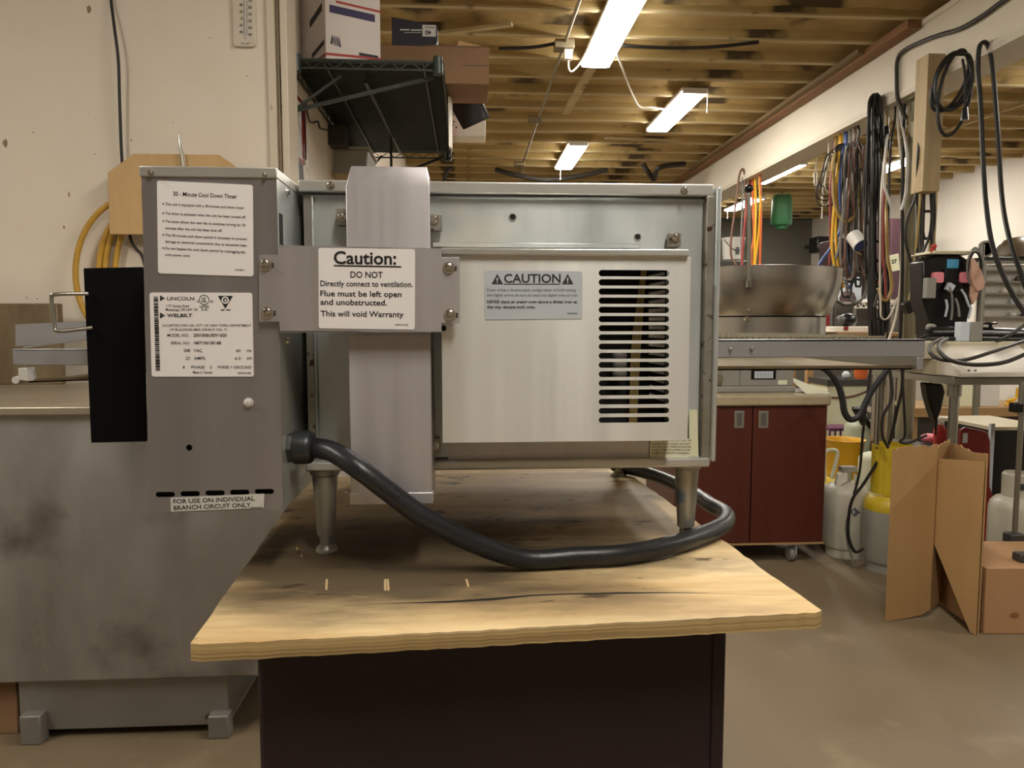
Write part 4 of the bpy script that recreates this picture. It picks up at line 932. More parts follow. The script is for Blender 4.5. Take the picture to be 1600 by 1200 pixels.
# ============================================================ THE BEAM AND WHAT HANGS FROM IT
XB = BX - .02
mb = MB(); mb.tube([PX(x, y, X) for x, y, X in ((1585, -10, XB), (1565, 3, XB), (1535, 25, XB), (1500, 45, XB), (1470, 54, XB), (1440, 65, XB), (1411, 80, XB), (1402, 95, XB), (1401, 120, XB), (1402, 150, XB), (1408, 168, BX - .016), (1416, 186, BX + .02))], .013, 8)
solo('beam_cable', mb, 'cable_dark', 'dark cable fixed along the white beam and down to the pipe column', 'cable')
YP = PX(1462, 100, BX - .1).y
mb = MB(); a = P(1451, 83, YP); b = P(1467, 299, YP); mb.box(a.x, b.x + .004, YP, YP + .12, b.z, a.z); solo('timber_stud', mb, 'stud_wood', 'upright length of timber fixed against the beam right of the pipe column', 'timber', bevel=.003)
XH = BX - .024
def cable(pts, Y, r, m, label, group=None, name='cable', closed=False, n=5, cat='cable'):
    mb = MB(); q = []
    for p in pts:
        yy = Y + (p[2] if len(p) > 2 else 0); q.append(P(p[0], p[1], yy))
    if not closed and pts[0][1] < 305 and pts[0][0] < 1461:      # tie the upper end to the beam
        h = PX(pts[0][0], pts[0][1], BX - .01); q[0] = h if h.z > BZ0 - .02 else PX(pts[0][0], pts[0][1], BX + .06)
        if h.z <= BZ0 - .02: q.insert(0, Vector((q[0].x, q[0].y, BZ0 - .03)))
    mb.tube(q, r, 6, n, closed); return solo(name, mb, m, label, cat, group)
def loop(xc_, yt, yb_, wd_, Y, r, m, label, group, rs, skew=0):   # one long narrow loop of cord hanging from a nail
    pts = []; j = lambda s: (rs.random() - .5) * s
    pts.append((xc_, yt)); 
    for f in (.08, .3, .55, .8): pts.append((xc_ + wd_ * (.25 + f * .5) + skew * f + j(2.2), yt + (yb_ - yt) * f, j(.08)))
    pts.append((xc_ + wd_ * .45 + skew, yb_ - 3)); pts.append((xc_ + skew, yb_)); pts.append((xc_ - wd_ * .45 + skew, yb_ - 3))
    for f in (.8, .55, .3, .08): pts.append((xc_ - wd_ * (.25 + f * .5) + skew * f + j(2.2), yt + (yb_ - yt) * f, j(.08)))
    return cable(pts, Y, r, m, label, group, closed=True)
rs = random.Random(11)
Y1 = PX(1298, 242, XH).y
for k in range(7): loop(1298 + k * .5, 238 + rs.random() * 3, 290 + rs.random() * 58, 10 + rs.random() * 18, Y1 - rs.random() * .1, .0045, ['cable_black', 'cable_white', 'cable_black', 'cable_grey', 'cable_black', 'cable_white', 'cable_black'][k], 'thin cord of the looped bunch hanging left of the round gauge', 'cords left of the round gauge', rs, -12 + rs.random() * 10)
cable([(1294, 240), (1288, 265), (1286, 290), (1285, 320), (1284, 342)], Y1, .005, 'cable_white', 'white cord end hanging straight down left of the round gauge')
t = thing('pressure_gauge', 'round black dial gauge with brass fittings hanging under the beam', 'gauge', P(1317, 285, Y1))
mb = MB(); mb.lathe([(.052, .0), (.06, .004), (.06, .03), (.03, .034)], P(1317, 236, Y1 - .05), 28, 'y'); g = mb.build('case', 'plastic_black', t)
mb = MB(); mb.lathe([(.05, -.001), (.002, -.0015)], P(1317, 236, Y1 - .05), 28, 'y'); mb.build('dial', 'grey_dark', g)
mb = MB(); mb.cyl(P(1314, 246, Y1 - .03), P(1314, 276, Y1 - .03), .02, seg=10); mb.build('manifold', 'dark_steel', t)
for x in (1308, 1312, 1316):
    mb = MB(); mb.cyl(P(x, 258, Y1 - .04), P(x - 1, 284, Y1 - .04), .009, .007, 8); mb.build('brass_fitting', 'cable_yellow', t)
Y2 = PX(1330, 225, XH).y
mix = ['cable_dark', 'cable_grey', 'cable_dark', 'cable_brown', 'cable_dark', 'cable_grey', 'cable_black', 'cable_brown', 'cable_dark']
for k in range(13): loop(1322 + k * 2.6, 222 + rs.random() * 8, 370 + rs.random() * 95, 8 + rs.random() * 10, Y2 - rs.random() * .15, .008, mix[k % 9], 'cable of the mixed bunch hanging right of the round gauge', 'mixed cables right of the round gauge', rs, -3 + rs.random() * 6)
cable([(1312, 232), (1309, 262), (1306, 300), (1302, 345), (1300, 385), (1303, 410), (1306, 430)], Y2 - .1, .011, 'cable_yellow', 'bright yellow hose hanging at the right of the steel bowl rim')
cable([(1314, 232), (1308, 270), (1307, 300), (1306, 345), (1307, 390), (1311, 420), (1318, 450)], Y2 - .05, .010, 'cable_yellow', 'second yellow hose just right of the bright yellow one')
cable([(1322, 228), (1319, 260), (1318, 300), (1316, 340), (1313, 360), (1300, 385), (1285, 405), (1273, 428)], Y2, .010, 'cable_blue', 'blue hose curving down behind the steel bowl rim')
cable([(1320, 228), (1313, 255), (1312, 285), (1314, 320), (1320, 360), (1326, 400), (1332, 430), (1328, 450), (1320, 440)], Y2 + .1, .013, 'cable_blue', 'dark blue hose hanging in the mixed bunch')
cable([(1306, 234), (1302, 255), (1302, 280), (1303, 310), (1310, 335), (1320, 346), (1332, 340), (1341, 315), (1345, 280), (1344, 240)], Y2 - .12, .013, 'cable_tan', 'tan hose hanging in a deep curve below the round gauge')
cable([(1328, 225), (1324, 290), (1318, 345), (1312, 380), (1304, 410), (1297, 428), (1292, 440)], Y2 - .1, .009, 'cable_grey', 'grey cable slanting to the steel bowl rim')
cable([(1334, 222), (1326, 280), (1321, 350), (1321, 390), (1322, 430), (1325, 460), (1334, 472), (1346, 468), (1354, 450), (1352, 410)], Y2 - .08, .011, 'cable_grey', 'grey hose with a large open loop at the bottom of the mixed bunch')
cable([(1336, 222), (1328, 290), (1322, 355), (1320, 395), (1312, 425), (1307, 450), (1308, 470)], Y2 - .14, .008, 'cable_brown', 'copper brown cable crossing to the bowl')
cable([(1304, 235), (1298, 280), (1297, 330), (1297, 390), (1294, 430)], Y2 + .1, .008, 'cable_red', 'pink red cable beside the yellow hoses')
cable([(1340, 220), (1312, 330), (1303, 400), (1302, 440), (1301, 465), (1310, 472), (1322, 478), (1340, 474), (1352, 462)], Y2 + .2, .009, 'cable_dark', 'dark cable lying in a low curve behind the bowl')
# paint roller tub hanging in the cables
t = thing('hanging_tin', 'tilted white tin with blue inside hanging among the cables', 'tin', P(1340, 400, Y2 - .2))
mb = MB(); a = P(1333, 368, Y2 - .2); b = P(1346, 384, Y2 - .28); mb.cyl(a, b, .052, .056, 20); tn = mb.build('tin', 'label_pale', t)
mb = MB(); d_ = (b - a).normalized(); mb.cyl(b, b + d_ * .002, .05, seg=20); mb.build('inside', 'cable_blue', tn)
mb = MB(); mb.tube([P(1333, 378, Y2 - .22), P(1338, 392, Y2 - .24), P(1346, 398, Y2 - .26)], .006, 6); mb.build('handle', 'cable_tan', tn)
# the big black bundle
Y3 = PX(1368, 150, XH).y
for k in range(16): loop(1368 + (k - 8) * .7, 146 + rs.random() * 5, [300, 350, 410, 440, 470, 540, 544, 546, 538, 542, 520, 380, 460, 500, 536, 543][k] - 3, 12 + rs.random() * 8, Y3 - rs.random() * .1, .0085, ['cable_black', 'cable_dark', 'cable_black'][k % 3], 'long black cord of the thick bundle hanging from the beam', 'black cords in the thick bundle', rs, (-4 if k % 2 else 4) + rs.random() * 4)
for k in range(2): loop(1360 + k * 4, 160 + k * 4, 480 + k * 30, 5, Y3 - .05, .006, 'cable_grey', 'grey cord in the thick black bundle', 'grey cords in the thick bundle', rs, 2)
t = thing('trigger_tool', 'black hand tool hanging beside the thick black bundle', 'tool', P(1384, 230, Y3 - .06))
mb = MB(); pp = [P(x, y, Y3 - .1) for x, y in ((1375, 199), (1389, 195), (1391, 206), (1388, 214), (1396, 222), (1394, 233), (1376, 228))]; mb.prism(pp, (0, .07, 0)); mb.build('body', 'plastic_black', t, bevel=.006)
mb = MB(); mb.cyl(P(1378, 228, Y3 - .07), P(1377, 246, Y3 - .07), .012, .009, 10); mb.build('nozzle', 'cable_tan', t)
Y4 = PX(1398, 190, XH + .01).y
for k, (pts, m, r, lb) in enumerate((
    ([(1399, 186), (1393, 215), (1390, 260), (1388, 320), (1386, 400), (1378, 440), (1366, 480)], 'cable_dark', .009, 'dark cable just left of the pipe column, ending behind the bench rack'),
    ([(1402, 185), (1405, 220), (1410, 280), (1409, 340), (1408, 420), (1404, 470), (1396, 510), (1382, 548)], 'cable_white', .008, 'pale cable hugging the left side of the pipe column'),
    ([(1413, 185), (1411, 250), (1410, 330), (1410, 420), (1408, 500), (1405, 548)], 'cable_black', .011, 'black cable running straight down the front of the pipe column'),
    ([(1382, 280), (1385, 340), (1387, 400), (1392, 430), (1393, 452), (1386, 468), (1378, 466), (1372, 450)], 'cable_tan', .011, 'tan yellow hose with a small U at its lower end'),
    ([(1384, 205), (1381, 300), (1380, 400), (1383, 430), (1384, 466)], 'cable_red', .008, 'dark red cable end hanging inside the tan hose loop'),
    ([(1386, 205), (1377, 300), (1375, 420), (1376, 480), (1377, 495), (1384, 499), (1392, 490), (1402, 465)], 'cable_white', .006, 'thin pale cable with a round bend at bench height'),
    ([(1387, 200), (1383, 250), (1382, 288), (1388, 310), (1394, 328)], 'label_pale', .008, 'short pale strap slanting left of the pipe column'),
    ([(1408, 186), (1417, 240), (1416, 290), (1413, 312), (1408, 328)], 'label_pale', .009, 'short white strap on the left edge of the pipe column'))):
    cable(pts, Y4 - .06 - .015 * k, r, m, lb)
Y5 = PX(1448, 160, XH).y - .02
for k in range(5): loop(1448 + k * 1.2, 160 + rs.random() * 4, [420, 330, 372, 480, 500][k], 12 + rs.random() * 6, Y5 - rs.random() * .08, .0085, ['cable_black', 'cable_dark'][k % 2], 'black cord of the bundle between pipe column and timber', 'cords between column and timber', rs, -5 + rs.random() * 6)
cable([(1444, 165), (1436, 220), (1433, 280), (1430, 310), (1418, 340), (1415, 375), (1422, 405), (1430, 430), (1425, 470)], Y5 - .1, .008, 'cable_black', 'black cord bowing across the pipe column')
cable([(1452, 168), (1456, 280), (1454, 360), (1440, 400), (1436, 440), (1447, 470), (1449, 490)], Y5 - .08, .008, 'cable_black', 'black cord ending low right of the pipe column')
cable([(1433, 240), (1433, 400), (1433, 522)], Y5 - .14, .010, 'cable_black', 'single straight black cord reaching down to the steel table')
mb = MB(); M = Matrix.Translation(P(1418, 480, Y5 - .12)) @ Matrix.Rotation(-.55, 4, 'Y'); mb.box(-.025, .025, -.03, .03, -.035, .035, M); solo('power_brick', mb, 'plastic_black', 'black power adapter hanging in front of the pipe column', 'adapter', bevel=.005)
cable([(1420, 472), (1426, 440), (1430, 400), (1440, 280), (1446, 165)], Y5 - .12, .007, 'cable_tan', 'pale cable going up from the black power adapter')
cable([(1460, 292), (1460, 300), (1458, 350), (1453, 420), (1443, 470)], Y5, .018, 'cable_tan', 'thick tan hose hanging below the timber')
# coil on the timber and the long loops at right
YK2 = PX(1500, 85, XH - .06).y - .1
mb = MB(); path = []
for k, (cx, cy, rx, ry, rot) in enumerate(((1487, 126, 26, 47, .35), (1484, 128, 22, 50, .45), (1492, 145, 24, 68, .2), (1490, 128, 27, 45, .28))):
    for i in range(14):
        a = 2 * pi * i / 14 + pi / 2; ux, uy = rx * cos(a), -ry * sin(a); path.append(P(cx + ux * cos(rot) - uy * sin(rot), cy + ux * sin(rot) + uy * cos(rot), YK2 - .012 * k))
mb.tube(path, .0095, 8, 4); solo('cable_coil', mb, 'cable_black', 'large coil of black cable hung on the timber beside the beam', 'cable')
t = thing('plug_lead', 'black lead with moulded plug hanging inside the large black coil', 'cable', P(1508, 190, YK2 - .06))
mb = MB(); mb.tube([P(1504, 92, YK2 - .06), P(1508, 120, YK2 - .06), P(1508, 160, YK2 - .06), P(1508, 172, YK2 - .06)], .007, 8); mb.build('lead', 'cable_black', t)
mb = MB(); mb.cyl(P(1508, 168, YK2 - .06), P(1507, 188, YK2 - .06), .012, .02, 12); mb.build('plug', 'plastic_black', t)
YK3 = PX(1540, 66, XH).y
cable([(1660, 545, -.8), (1630, 515, -.75), (1600, 487, -.65), (1572, 440, -.45), (1551, 385, -.3), (1542, 330, -.2), (1537, 270, -.1), (1532, 160, -.02), (1528, 110), (1530, 75), (1537, 66), (1544, 72), (1550, 100), (1554, 140), (1560, 220, -.05), (1564, 290, -.1), (1570, 340, -.2), (1582, 390, -.3), (1600, 440, -.4), (1625, 520, -.5)], YK3, .012, 'cable_black', 'long black cable hung over a nail, both ends swinging down at far right')
# hose loop, rod and bright cables at the far part of the beam
YR = PX(1160, 264, XH).y
cable([(1159, 425), (1144, 405, .02), (1142, 380), (1146, 345), (1152, 300), (1155, 275), (1160, 264), (1164, 275), (1165, 310), (1164, 350), (1160, 400), (1163, 430)], YR, .011, 'cable_brown', 'brown hose looped over a nail at the far end of the beam')
cable([(1160, 277), (1160, 320), (1158, 380), (1160, 428)], YR + .03, .009, 'cable_grey', 'grey cord hanging inside the brown hose loop')
for k, (pts, m, lb) in enumerate((
    ([(1172, 288), (1166, 330), (1162, 370), (1158, 425)], 'cable_red', 'dark red cable left of the orange ones by the rod'),
    ([(1176, 288), (1177, 330), (1178, 370), (1174, 395), (1176, 428)], 'cable_orange', 'bright orange cable just right of the ball ended rod'),
    ([(1180, 286), (1181, 330), (1179, 400), (1178, 428)], 'cable_yellow', 'yellow cable between the orange cables above the bowl'),
    ([(1187, 282), (1188, 320), (1186, 360), (1181, 400), (1178, 428)], 'cable_yellow', 'thick yellow cable at the right of the orange group'),
    ([(1188, 284), (1189, 340), (1187, 428)], 'cable_orange', 'orange cable at the right end of the bright group'))):
    cable(pts, PX(1182, 284, BX + .02).y - .015 * k, .012, m, lb)

# ============================================================ BEHIND THE OVEN ON THE RIGHT
YC3 = 3.52
t = thing('rolling_cabinet', 'red brown two door cabinet on casters with beige top', 'cabinet', (P(1175, 855, YC3).x, YC3 + .3, 0))
lx, rx, bz, tz = P(1056, 740, YC3).x, P(1289, 740, YC3).x, P(1175, 852, YC3).z, P(1200, 633, YC3).z
mb = MB(); mb.box(lx, rx, YC3 + .02, YC3 + .6, bz, tz); mb.build('carcass', 'cab_red', t, bevel=.003)
mid = P(1174, 740, YC3).x
for a, b, hx in ((lx + .003, mid - .003, 1155), (mid + .003, rx - .001, 1193)):
    mb = MB(); mb.box(a, b, YC3, YC3 + .019, bz + .012, tz - .006); d_ = mb.build('door', 'cab_red', t, bevel=.002)
    h0, h1 = P(hx - 8, 669, YC3), P(hx + 8, 642, YC3); mb = MB(); mb.box(h0.x, h1.x, YC3 - .002, YC3 + .001, h0.z, h1.z); hh = mb.build('recessed_handle', 'chrome_dull', d_, bevel=.002)
    mb = MB(); mb.box(h0.x + .012, h1.x - .012, YC3 - .0026, YC3 - .0016, h0.z + .012, h1.z - .01); mb.build('pull', 'grey_dark', hh)
mb = MB(); mb.box(lx, rx + .006, YC3 + .0, YC3 + .02, bz - .0, bz + .011); mb.build('plinth_strip', 'bench_wood', t)
wt0, wt1 = P(1200, 634, YC3).z, P(1200, 617, YC3).z
mb = MB(); mb.box(lx - .02, P(1297, 625, YC3).x, YC3 - .02, YC3 + .62, wt0, wt1); mb.build('worktop', 'cab_top', t, bevel=.012, seg=4)
mb = MB(); mb.cyl((P(1292, 640, YC3).x + .004, YC3 + .03, bz), (P(1292, 640, YC3).x + .004, YC3 + .03, wt0), .012); mb.build('corner_post', 'chrome_dull', t)
for x, y in ((P(1241, 870, YC3).x, YC3 + .05), (lx + .08, YC3 + .05), (lx + .08, YC3 + .52), (P(1241, 870, YC3).x, YC3 + .52)):
    mb = MB(); mb.lathe([(.012, -.014), (.036, -.012), (.038, 0), (.036, .012), (.012, .014)], (x, y, .038), 20, 'x'); cw_ = mb.build('caster', 'caster_grey', t)
    mb = MB(); mb.prism([(x + .018, y - .03, .04), (x + .018, y + .03, .04), (x + .018, y + .02, bz), (x + .018, y - .03, bz)], (.004, 0, 0)); mb.box(x - .03, x + .03, y - .03, y + .03, bz - .006, bz); mb.build('fork', 'label_grey', cw_)
# bowl machine on the cabinet
YM = 3.66
t = thing('bowl_machine', 'grey electric machine base on the red cabinet under the steel bowl', 'machine', (P(1180, 610, YM).x, YM + .2, wt1))
mb = bx3(1100, 604, 1243, 617, YM - .02, .42)
for v in mb.bm.verts:
    if v.co.z < wt1 + .02: v.co.z = wt1
mb.build('plinth', 'grey_plastic', t, bevel=.006)
mb = bx3(1128, 535, 1241, 604, YM, .36); hs = mb.build('housing', 'grey_plastic', t, bevel=.006)
mb = bx3(1156, 545, 1157, 603, YM - .001, .002); mb.build('seam', 'grey_dark', hs)
mb = bx3(1174, 572, 1213, 593, YM - .003, .004); kp = mb.build('control_panel', 'plastic_black', hs, bevel=.004)
mb = bx3(1179, 580, 1208, 591, YM - .0045, .002); sc = mb.build('legend', 'label_grey', kp)
mb = MB(); F = Face(YM - .005)
for x in (1184, 1188, 1192, 1196, 1200, 1204): F.rect(mb, x, 580, x + .5, 591)
F.rect(mb, 1179, 584, 1208, 584.5); F.rect(mb, 1179, 587.6, 1208, 588); lettering(mb, kp, 'ink_grey', 'grid_lines')
mb = bx3(1216, 594, 1230, 601, YM - .002, .003); mb.build('sticker', 'label_cream', hs)
mb = MB(); p = P(1122, 591, YM); mb.lathe([(.02, -.02), (.022, 0), (.014, .03), (.0, .034)], p, 16, 'y'); mb.build('knob', 'bolt_steel', hs)
mz = P(1180, 536, YM).z
YBo = 3.95; bc = P(1178, 500, YBo); brim = P(1178, 424, YBo).z; bbot = P(1178, 496, YBo).z; R = P(1302, 424, YBo).x - bc.x; R2 = P(1281, 496, YBo).x - bc.x; R3 = P(1279, 510, YBo).x - bc.x
mb = MB(); prof = [(.05, bbot - .0005)]; prof += [(R2 - .02, bbot), (R2, bbot + .006)]
for k in range(1, 9): f = k / 8; prof.append((R2 + (R - R2) * (1 - (1 - f) ** 2.2), bbot + (brim - bbot) * f))
prof += [(R + .004, brim + .002), (R - .002, brim + .003)]
for k in range(7, 0, -1): f = k / 8; prof.append((R2 - .004 + (R - R2) * (1 - (1 - f) ** 2.2), bbot + .004 + (brim - bbot) * f))
prof += [(R2 - .03, bbot + .008), (.05, bbot + .008)]
t2 = thing('steel_bowl', 'large round stainless steel bowl on the machine behind the conveyor', 'bowl', (bc.x, YBo, mz))
mb = MB(); mb.lathe(prof, (bc.x, YBo, 0), 64); mb.build('bowl', 'bowl_steel', t2)
mb = MB(); mb.lathe([(R3 - .01, mz + .001), (R3, mz + .002), (R3, bbot - .001), (R3 - .01, bbot - .001)], (bc.x, YBo, 0), 64); mb.build('base_ring', 'bowl_steel', t2)
mb = MB(); p = P(1167, 499, YBo - R3); mb.lathe([(.016, 0), (.014, -.008), (.004, -.01)], (p.x, YBo - R3 - .001, p.z), 16, 'y'); mb.build('latch_knob', 'bolt_steel', t2)
YR2 = YBo - R - .012; mb = MB(); mb.cyl(P(1170, 300, YR2), P(1171, 447, YR2), .009, seg=10); mb.box(P(1167, 440, YR2).x, P(1174, 440, YR2).x, YR2 - .01, YR2 + .014, P(1170, 449, YR2).z, P(1170, 438, YR2).z); hr = mb.build('handle_rod', 'pipe_steel', t2)
mb = MB(); mb.ball(P(1170, 295, YR2), .021); mb.build('ball_grip', 'plastic_black', hr)
mb = MB(); mb.prism([(P(1245, 612, YM).x, YM - .1, wt1 + .001), (P(1283, 614, YM).x, YM - .1, wt1 + .001), (P(1288, 612, YM).x, YM + .1, wt1 + .003), (P(1247, 598, YM).x, YM + .14, wt1 + .075)], (0, .004, .002)); solo('paper_folder', mb, 'label_cream', 'cream paper folder lying on the red cabinet right of the machine', 'paper')
# far things above and beside the bowl
YP2 = 8.6
mb = MB(); a = P(1100, 407, YP2); b = P(1172, 407, YP2); mb.box(a.x, b.x, YP2, YP2 + .5, 0, a.z); solo('dark_cabinet', mb, 'dark_steel', 'tall dark cabinet far back carrying the white pail', 'cabinet', bevel=.01)
t = thing('plastic_pail', 'white plastic pail with wire handle far back left of the cables', 'pail', P(1145, 406, YP2 + .2))
c = P(1145, 406, YP2 + .25); top = P(1145, 372, YP2 + .25).z; mb = MB(); mb.lathe([(.02, c.z), (.115, c.z), (.132, top - .02), (.138, top - .02), (.138, top), (.01, top)], (c.x, c.y, 0), 24); mb.build('pail', 'label_pale', t)
mb = MB(); mb.tube([(c.x - .13, c.y - .06, top - .03), (c.x - .06, c.y - .14, top - .14), (c.x + .05, c.y - .14, top - .15), (c.x + .12, c.y - .08, top - .04)], .006, 6); mb.build('handle', 'grey_dark', t)
mb = bx3(1150, 386, 1155, 397, YP2 + .112, .01); mb.build('printed_label', 'ink_grey', t)
YG = 10.6
t = thing('green_bag', 'sheer green bag hanging from the ceiling far behind the beam', 'bag', P(1221, 310, YG))
c = P(1222, 310, YG); zz0 = P(1222, 352, YG).z; zz1 = P(1222, 311, YG).z
mb = MB(); mb.lathe([(.13, zz0), (.15, zz0 + .03), (.14, zz1), (.12, zz1 + .05)], (c.x, c.y, 0), 20); mb.build('bag', 'green', t)
mb = MB(); mb.lathe([(.02, zz0 - .06), (.07, zz0 - .055), (.09, zz0 - .002)], (c.x, c.y, 0), 16); mb.build('bottom_knot', 'green', t)
mb = MB(); mb.cyl((c.x, c.y, zz1 + .05), (c.x, c.y, JB), .006, seg=6); mb.build('string', 'cable_black', t)
t = thing('speaker', 'black speaker box on the dark back wall left of the hanging cables', 'speaker', P(1287, 395, 12.5))
mb = bx3(1277, 369, 1300, 394, 12.4, .32); mb.build('cabinet', 'plastic_black', t, bevel=.02)
mb = MB(); q = P(1288, 380, 12.7); mb.box(q.x - .03, q.x + .03, 12.72, BACK_Y, q.z - .03, q.z + .03); mb.build('bracket', 'dark_steel', t)
mb = MB(); mb.ball(P(1281, 384, 12.4), .05); mb.build('cone', 'grey_dark', t)
t = thing('pull_switch', 'white pull cord with connector hanging far behind the beam', 'cord', P(1274, 290, 8.4))
mb = MB(); mb.cyl(P(1274, 289, 8.4), (P(1274, 289, 8.4).x, 8.4, JB + .106), .008, seg=6); mb.build('cord', 'fitting_white', t)
mb = MB(); mb.cyl(P(1274, 290, 8.4), P(1274, 270, 8.4), .014, .02, 10); mb.build('connector', 'fitting_white', t)
for (x0, y0, x1, y1, Y, m, nm, lb, ct, to0) in (
    (1312, 372, 1352, 440, 8.2, 'cab_brown', 'brown_locker', 'dark brown locker standing far behind the mixed cables', 'cabinet', 1),
    (1387, 341, 1410, 398, 9.3, 'maroon', 'maroon_locker', 'tall dull maroon locker behind the pipe column', 'cabinet', 1),
    (1300, 470, 1402, 500, 6.5, 'grey_dark', 'dark_workbench', 'dark grey bench cabinet behind the hanging cables', 'cabinet', 1)):
    mb = bx3(x0, y0, x1, y1, Y, .5)
    for v in mb.bm.verts:
        if v.co.z < P(x0, (y0 + y1) / 2, Y).z: v.co.z = 0
    t = thing(nm, lb, ct, (P((x0 + x1) / 2, 500, Y).x, Y, 0)); bd = mb.build('body', m, t, bevel=.008)
    mb = bx3(x0 + 1.5, y0 + 2, x1 - 1.5, y1 + 200, Y - .012, .01)
    for v in mb.bm.verts:
        if v.co.z < .6: v.co.z = .06
    mb.build('door', m, t, bevel=.004)
TB = P(1340, 470, 6.5).z           # top of that bench
def stand(mb, z0, thr):             # bring the lower faces of a box down onto a surface
    for v in mb.bm.verts:
        if v.co.z < thr: v.co.z = z0
    return mb
mb = stand(bx3(1322, 433, 1347, 450, 6.6, .2), TB, P(1340, 442, 6.6).z); solo('white_carton', mb, 'label_grey', 'pale carton on the dark bench behind the grey hose loop', 'box', bevel=.006)
mb = stand(bx3(1371, 432, 1383, 452, 6.6, .2), TB, P(1375, 442, 6.6).z); t = thing('orange_carton', 'orange and grey carton on the dark bench right of the thick bundle', 'box', P(1377, 470, 6.6)); o_ = mb.build('carton', 'label_grey', t, bevel=.005)
mb = bx3(1371, 432, 1383, 444, 6.597, .003); mb.build('orange_panel', 'orange', o_)
mb = MB(); c = P(1325, 470, 6.55); mb.lathe([(.07, TB), (.07, TB + .03), (.055, TB + .07), (.03, TB + .09), (.001, TB + .095)], (c.x, 6.56, 0), 18); solo('maroon_hat', mb, 'maroon', 'small maroon hat on the dark bench', 'hat')
mb = MB(); c = P(1380, 458, 6.5); mb.lathe([(.001, 0), (.03, 0), (.03, .05), (.001, .05)], (c.x, 6.52, TB), 18); solo('white_roll', mb, 'paper', 'small white roll on the dark bench below the orange carton', 'roll')
mb = MB(); 
t = thing('wire_rack', 'low white wire rack in front of the dark bench', 'rack', P(1370, 482, 6.25))
a, b = P(1336, 478, 6.25), P(1398, 478, 6.25)
for z in (P(1340, 472, 6.25).z, P(1340, 481, 6.25).z): mb.bar((a.x, 6.25, z), (b.x, 6.25, z), .008)
n = 14
for i in range(n): mb.bar((a.x + (b.x - a.x) * i / n, 6.25, P(1340, 472 if i % 2 else 481, 6.25).z), (a.x + (b.x - a.x) * (i + 1) / n, 6.25, P(1340, 481 if i % 2 else 472, 6.25).z), .006)
mb.build('front_rail', 'rib_white', t, smooth=False)
mb = MB(); mb.box(a.x, b.x, 6.25, 6.45, P(1340, 472, 6.25).z - .004, P(1340, 472, 6.25).z); mb.build('shelf', 'rib_white', t)
for x in (a.x + .01, b.x - .01): mb = MB(); mb.cyl((x, 6.27, 0), (x, 6.27, P(1340, 472, 6.25).z), .012); mb.build('leg', 'pipe_steel', t)
sz_ = P(1340, 472, 6.25).z
for k, (x, h, m, lb) in enumerate(((1365, 5, 'label_pale', 'stack of pale papers on the white wire rack'), (1388, 4, 'beige', 'beige folder stack at the right of the white wire rack'))):
    mb = MB(); c = P(x, 470, 6.3); mb.box(c.x - .06, c.x + .06, 6.28, 6.44, sz_, sz_ + .006 * h); solo('paper_stack', mb, m, lb, 'paper')
t = thing('number_plate', 'cream board with black numbers behind the pipe column', 'sign', P(1394, 424, 6.9))
mb = MB(); mb.prism([P(x, y, 6.9) for x, y in ((1382, 401), (1404, 396), (1406, 422), (1384, 426))], (0, .02, 0)); mb.build('board', 'label_cream', t)
F = Face(6.897); mb = MB(); F.line(mb, '27', 1393, 412, 1402, 6, 410.5, .03); lettering(mb, t)
mb = MB(); c = P(1394, 424, 6.9); mb.cyl((c.x, 6.93, 0), (c.x, 6.93, c.z + .1), .015); mb.build('post', 'pipe_steel', t)
# bench right behind the conveyor
YE = 5.75; ez = P(1340, 520, YE).z
t = thing('work_bench', 'long pale work bench behind the conveyor end', 'bench', (P(1350, 520, YE).x, YE, 0))
mb = MB(); mb.box(P(1262, 520, YE).x, P(1440, 520, YE).x, YE, YE + .4, ez - .03, ez); mb.build('bench_top', 'bench_wood', t, bevel=.004)
for x in (1270, 1432):
    for y in (YE + .04, YE + .36): mb = MB(); mb.box(P(x, 520, YE).x - .025, P(x, 520, YE).x + .025, y - .025, y + .025, 0, ez - .03); mb.build('leg', 'bench_wood', t)
t = thing('long_tray', 'long white tray with red patches on the bench behind the conveyor', 'tray', P(1335, 520, YE + .1))
mb = MB(); a, b = P(1290, 519, YE + .08), P(1380, 507, YE + .08); mb.prism([(a.x, a.y, ez + .05), (b.x, a.y, ez + .05), (b.x - .02, a.y, ez + .001), (a.x + .02, a.y, ez + .001)], (0, .2, 0)); tr_ = mb.build('tray', 'paper', t, bevel=.006)
for x in (1322, 1364): mb = MB(); q = P(x, 512, YE + .078); mb.box(q.x - .018, q.x + .018, q.y - .001, q.y + .002, ez + .018, ez + .05); mb.build('red_patch', 'dark_red', tr_)
t = thing('welding_mask', 'shiny black rounded mask lying on the long white tray', 'mask', P(1325, 505, YE + .15))
mb = MB(); c = P(1325, 497, YE + .16); mb.ball((c.x, c.y, ez + .052 + .052), .075, (1, .9, .7), 24); ms = mb.build('shell', 'plastic_black', t)
mb = MB(); mb.ball((c.x - .07, c.y - .01, ez + .052 + .045), .05, (.8, .9, .85), 16); mb.build('earpiece', 'grey_dark', ms)
mb = MB(); c = P(1292, 521, YE + .03); mb.lathe([(.001, 0), (.06, 0), (.075, .012), (.06, .014), (.001, .008)], (c.x, c.y, ez), 20); solo('white_saucer', mb, 'paper', 'small white dish at the left end of the bench', 'dish')
mb = stand(bx3(1416, 491, 1423, 507, YE + .1, .08), ez, P(1420, 500, YE).z); solo('red_box', mb, 'red', 'small red upright box on the bench right of the pipe column', 'box', bevel=.003)
mb = stand(bx3(1425, 492, 1440, 507, YE + .12, .1), ez, P(1420, 500, YE).z); solo('white_block', mb, 'label_pale', 'pale block beside the small red box on the bench', 'box', bevel=.003)
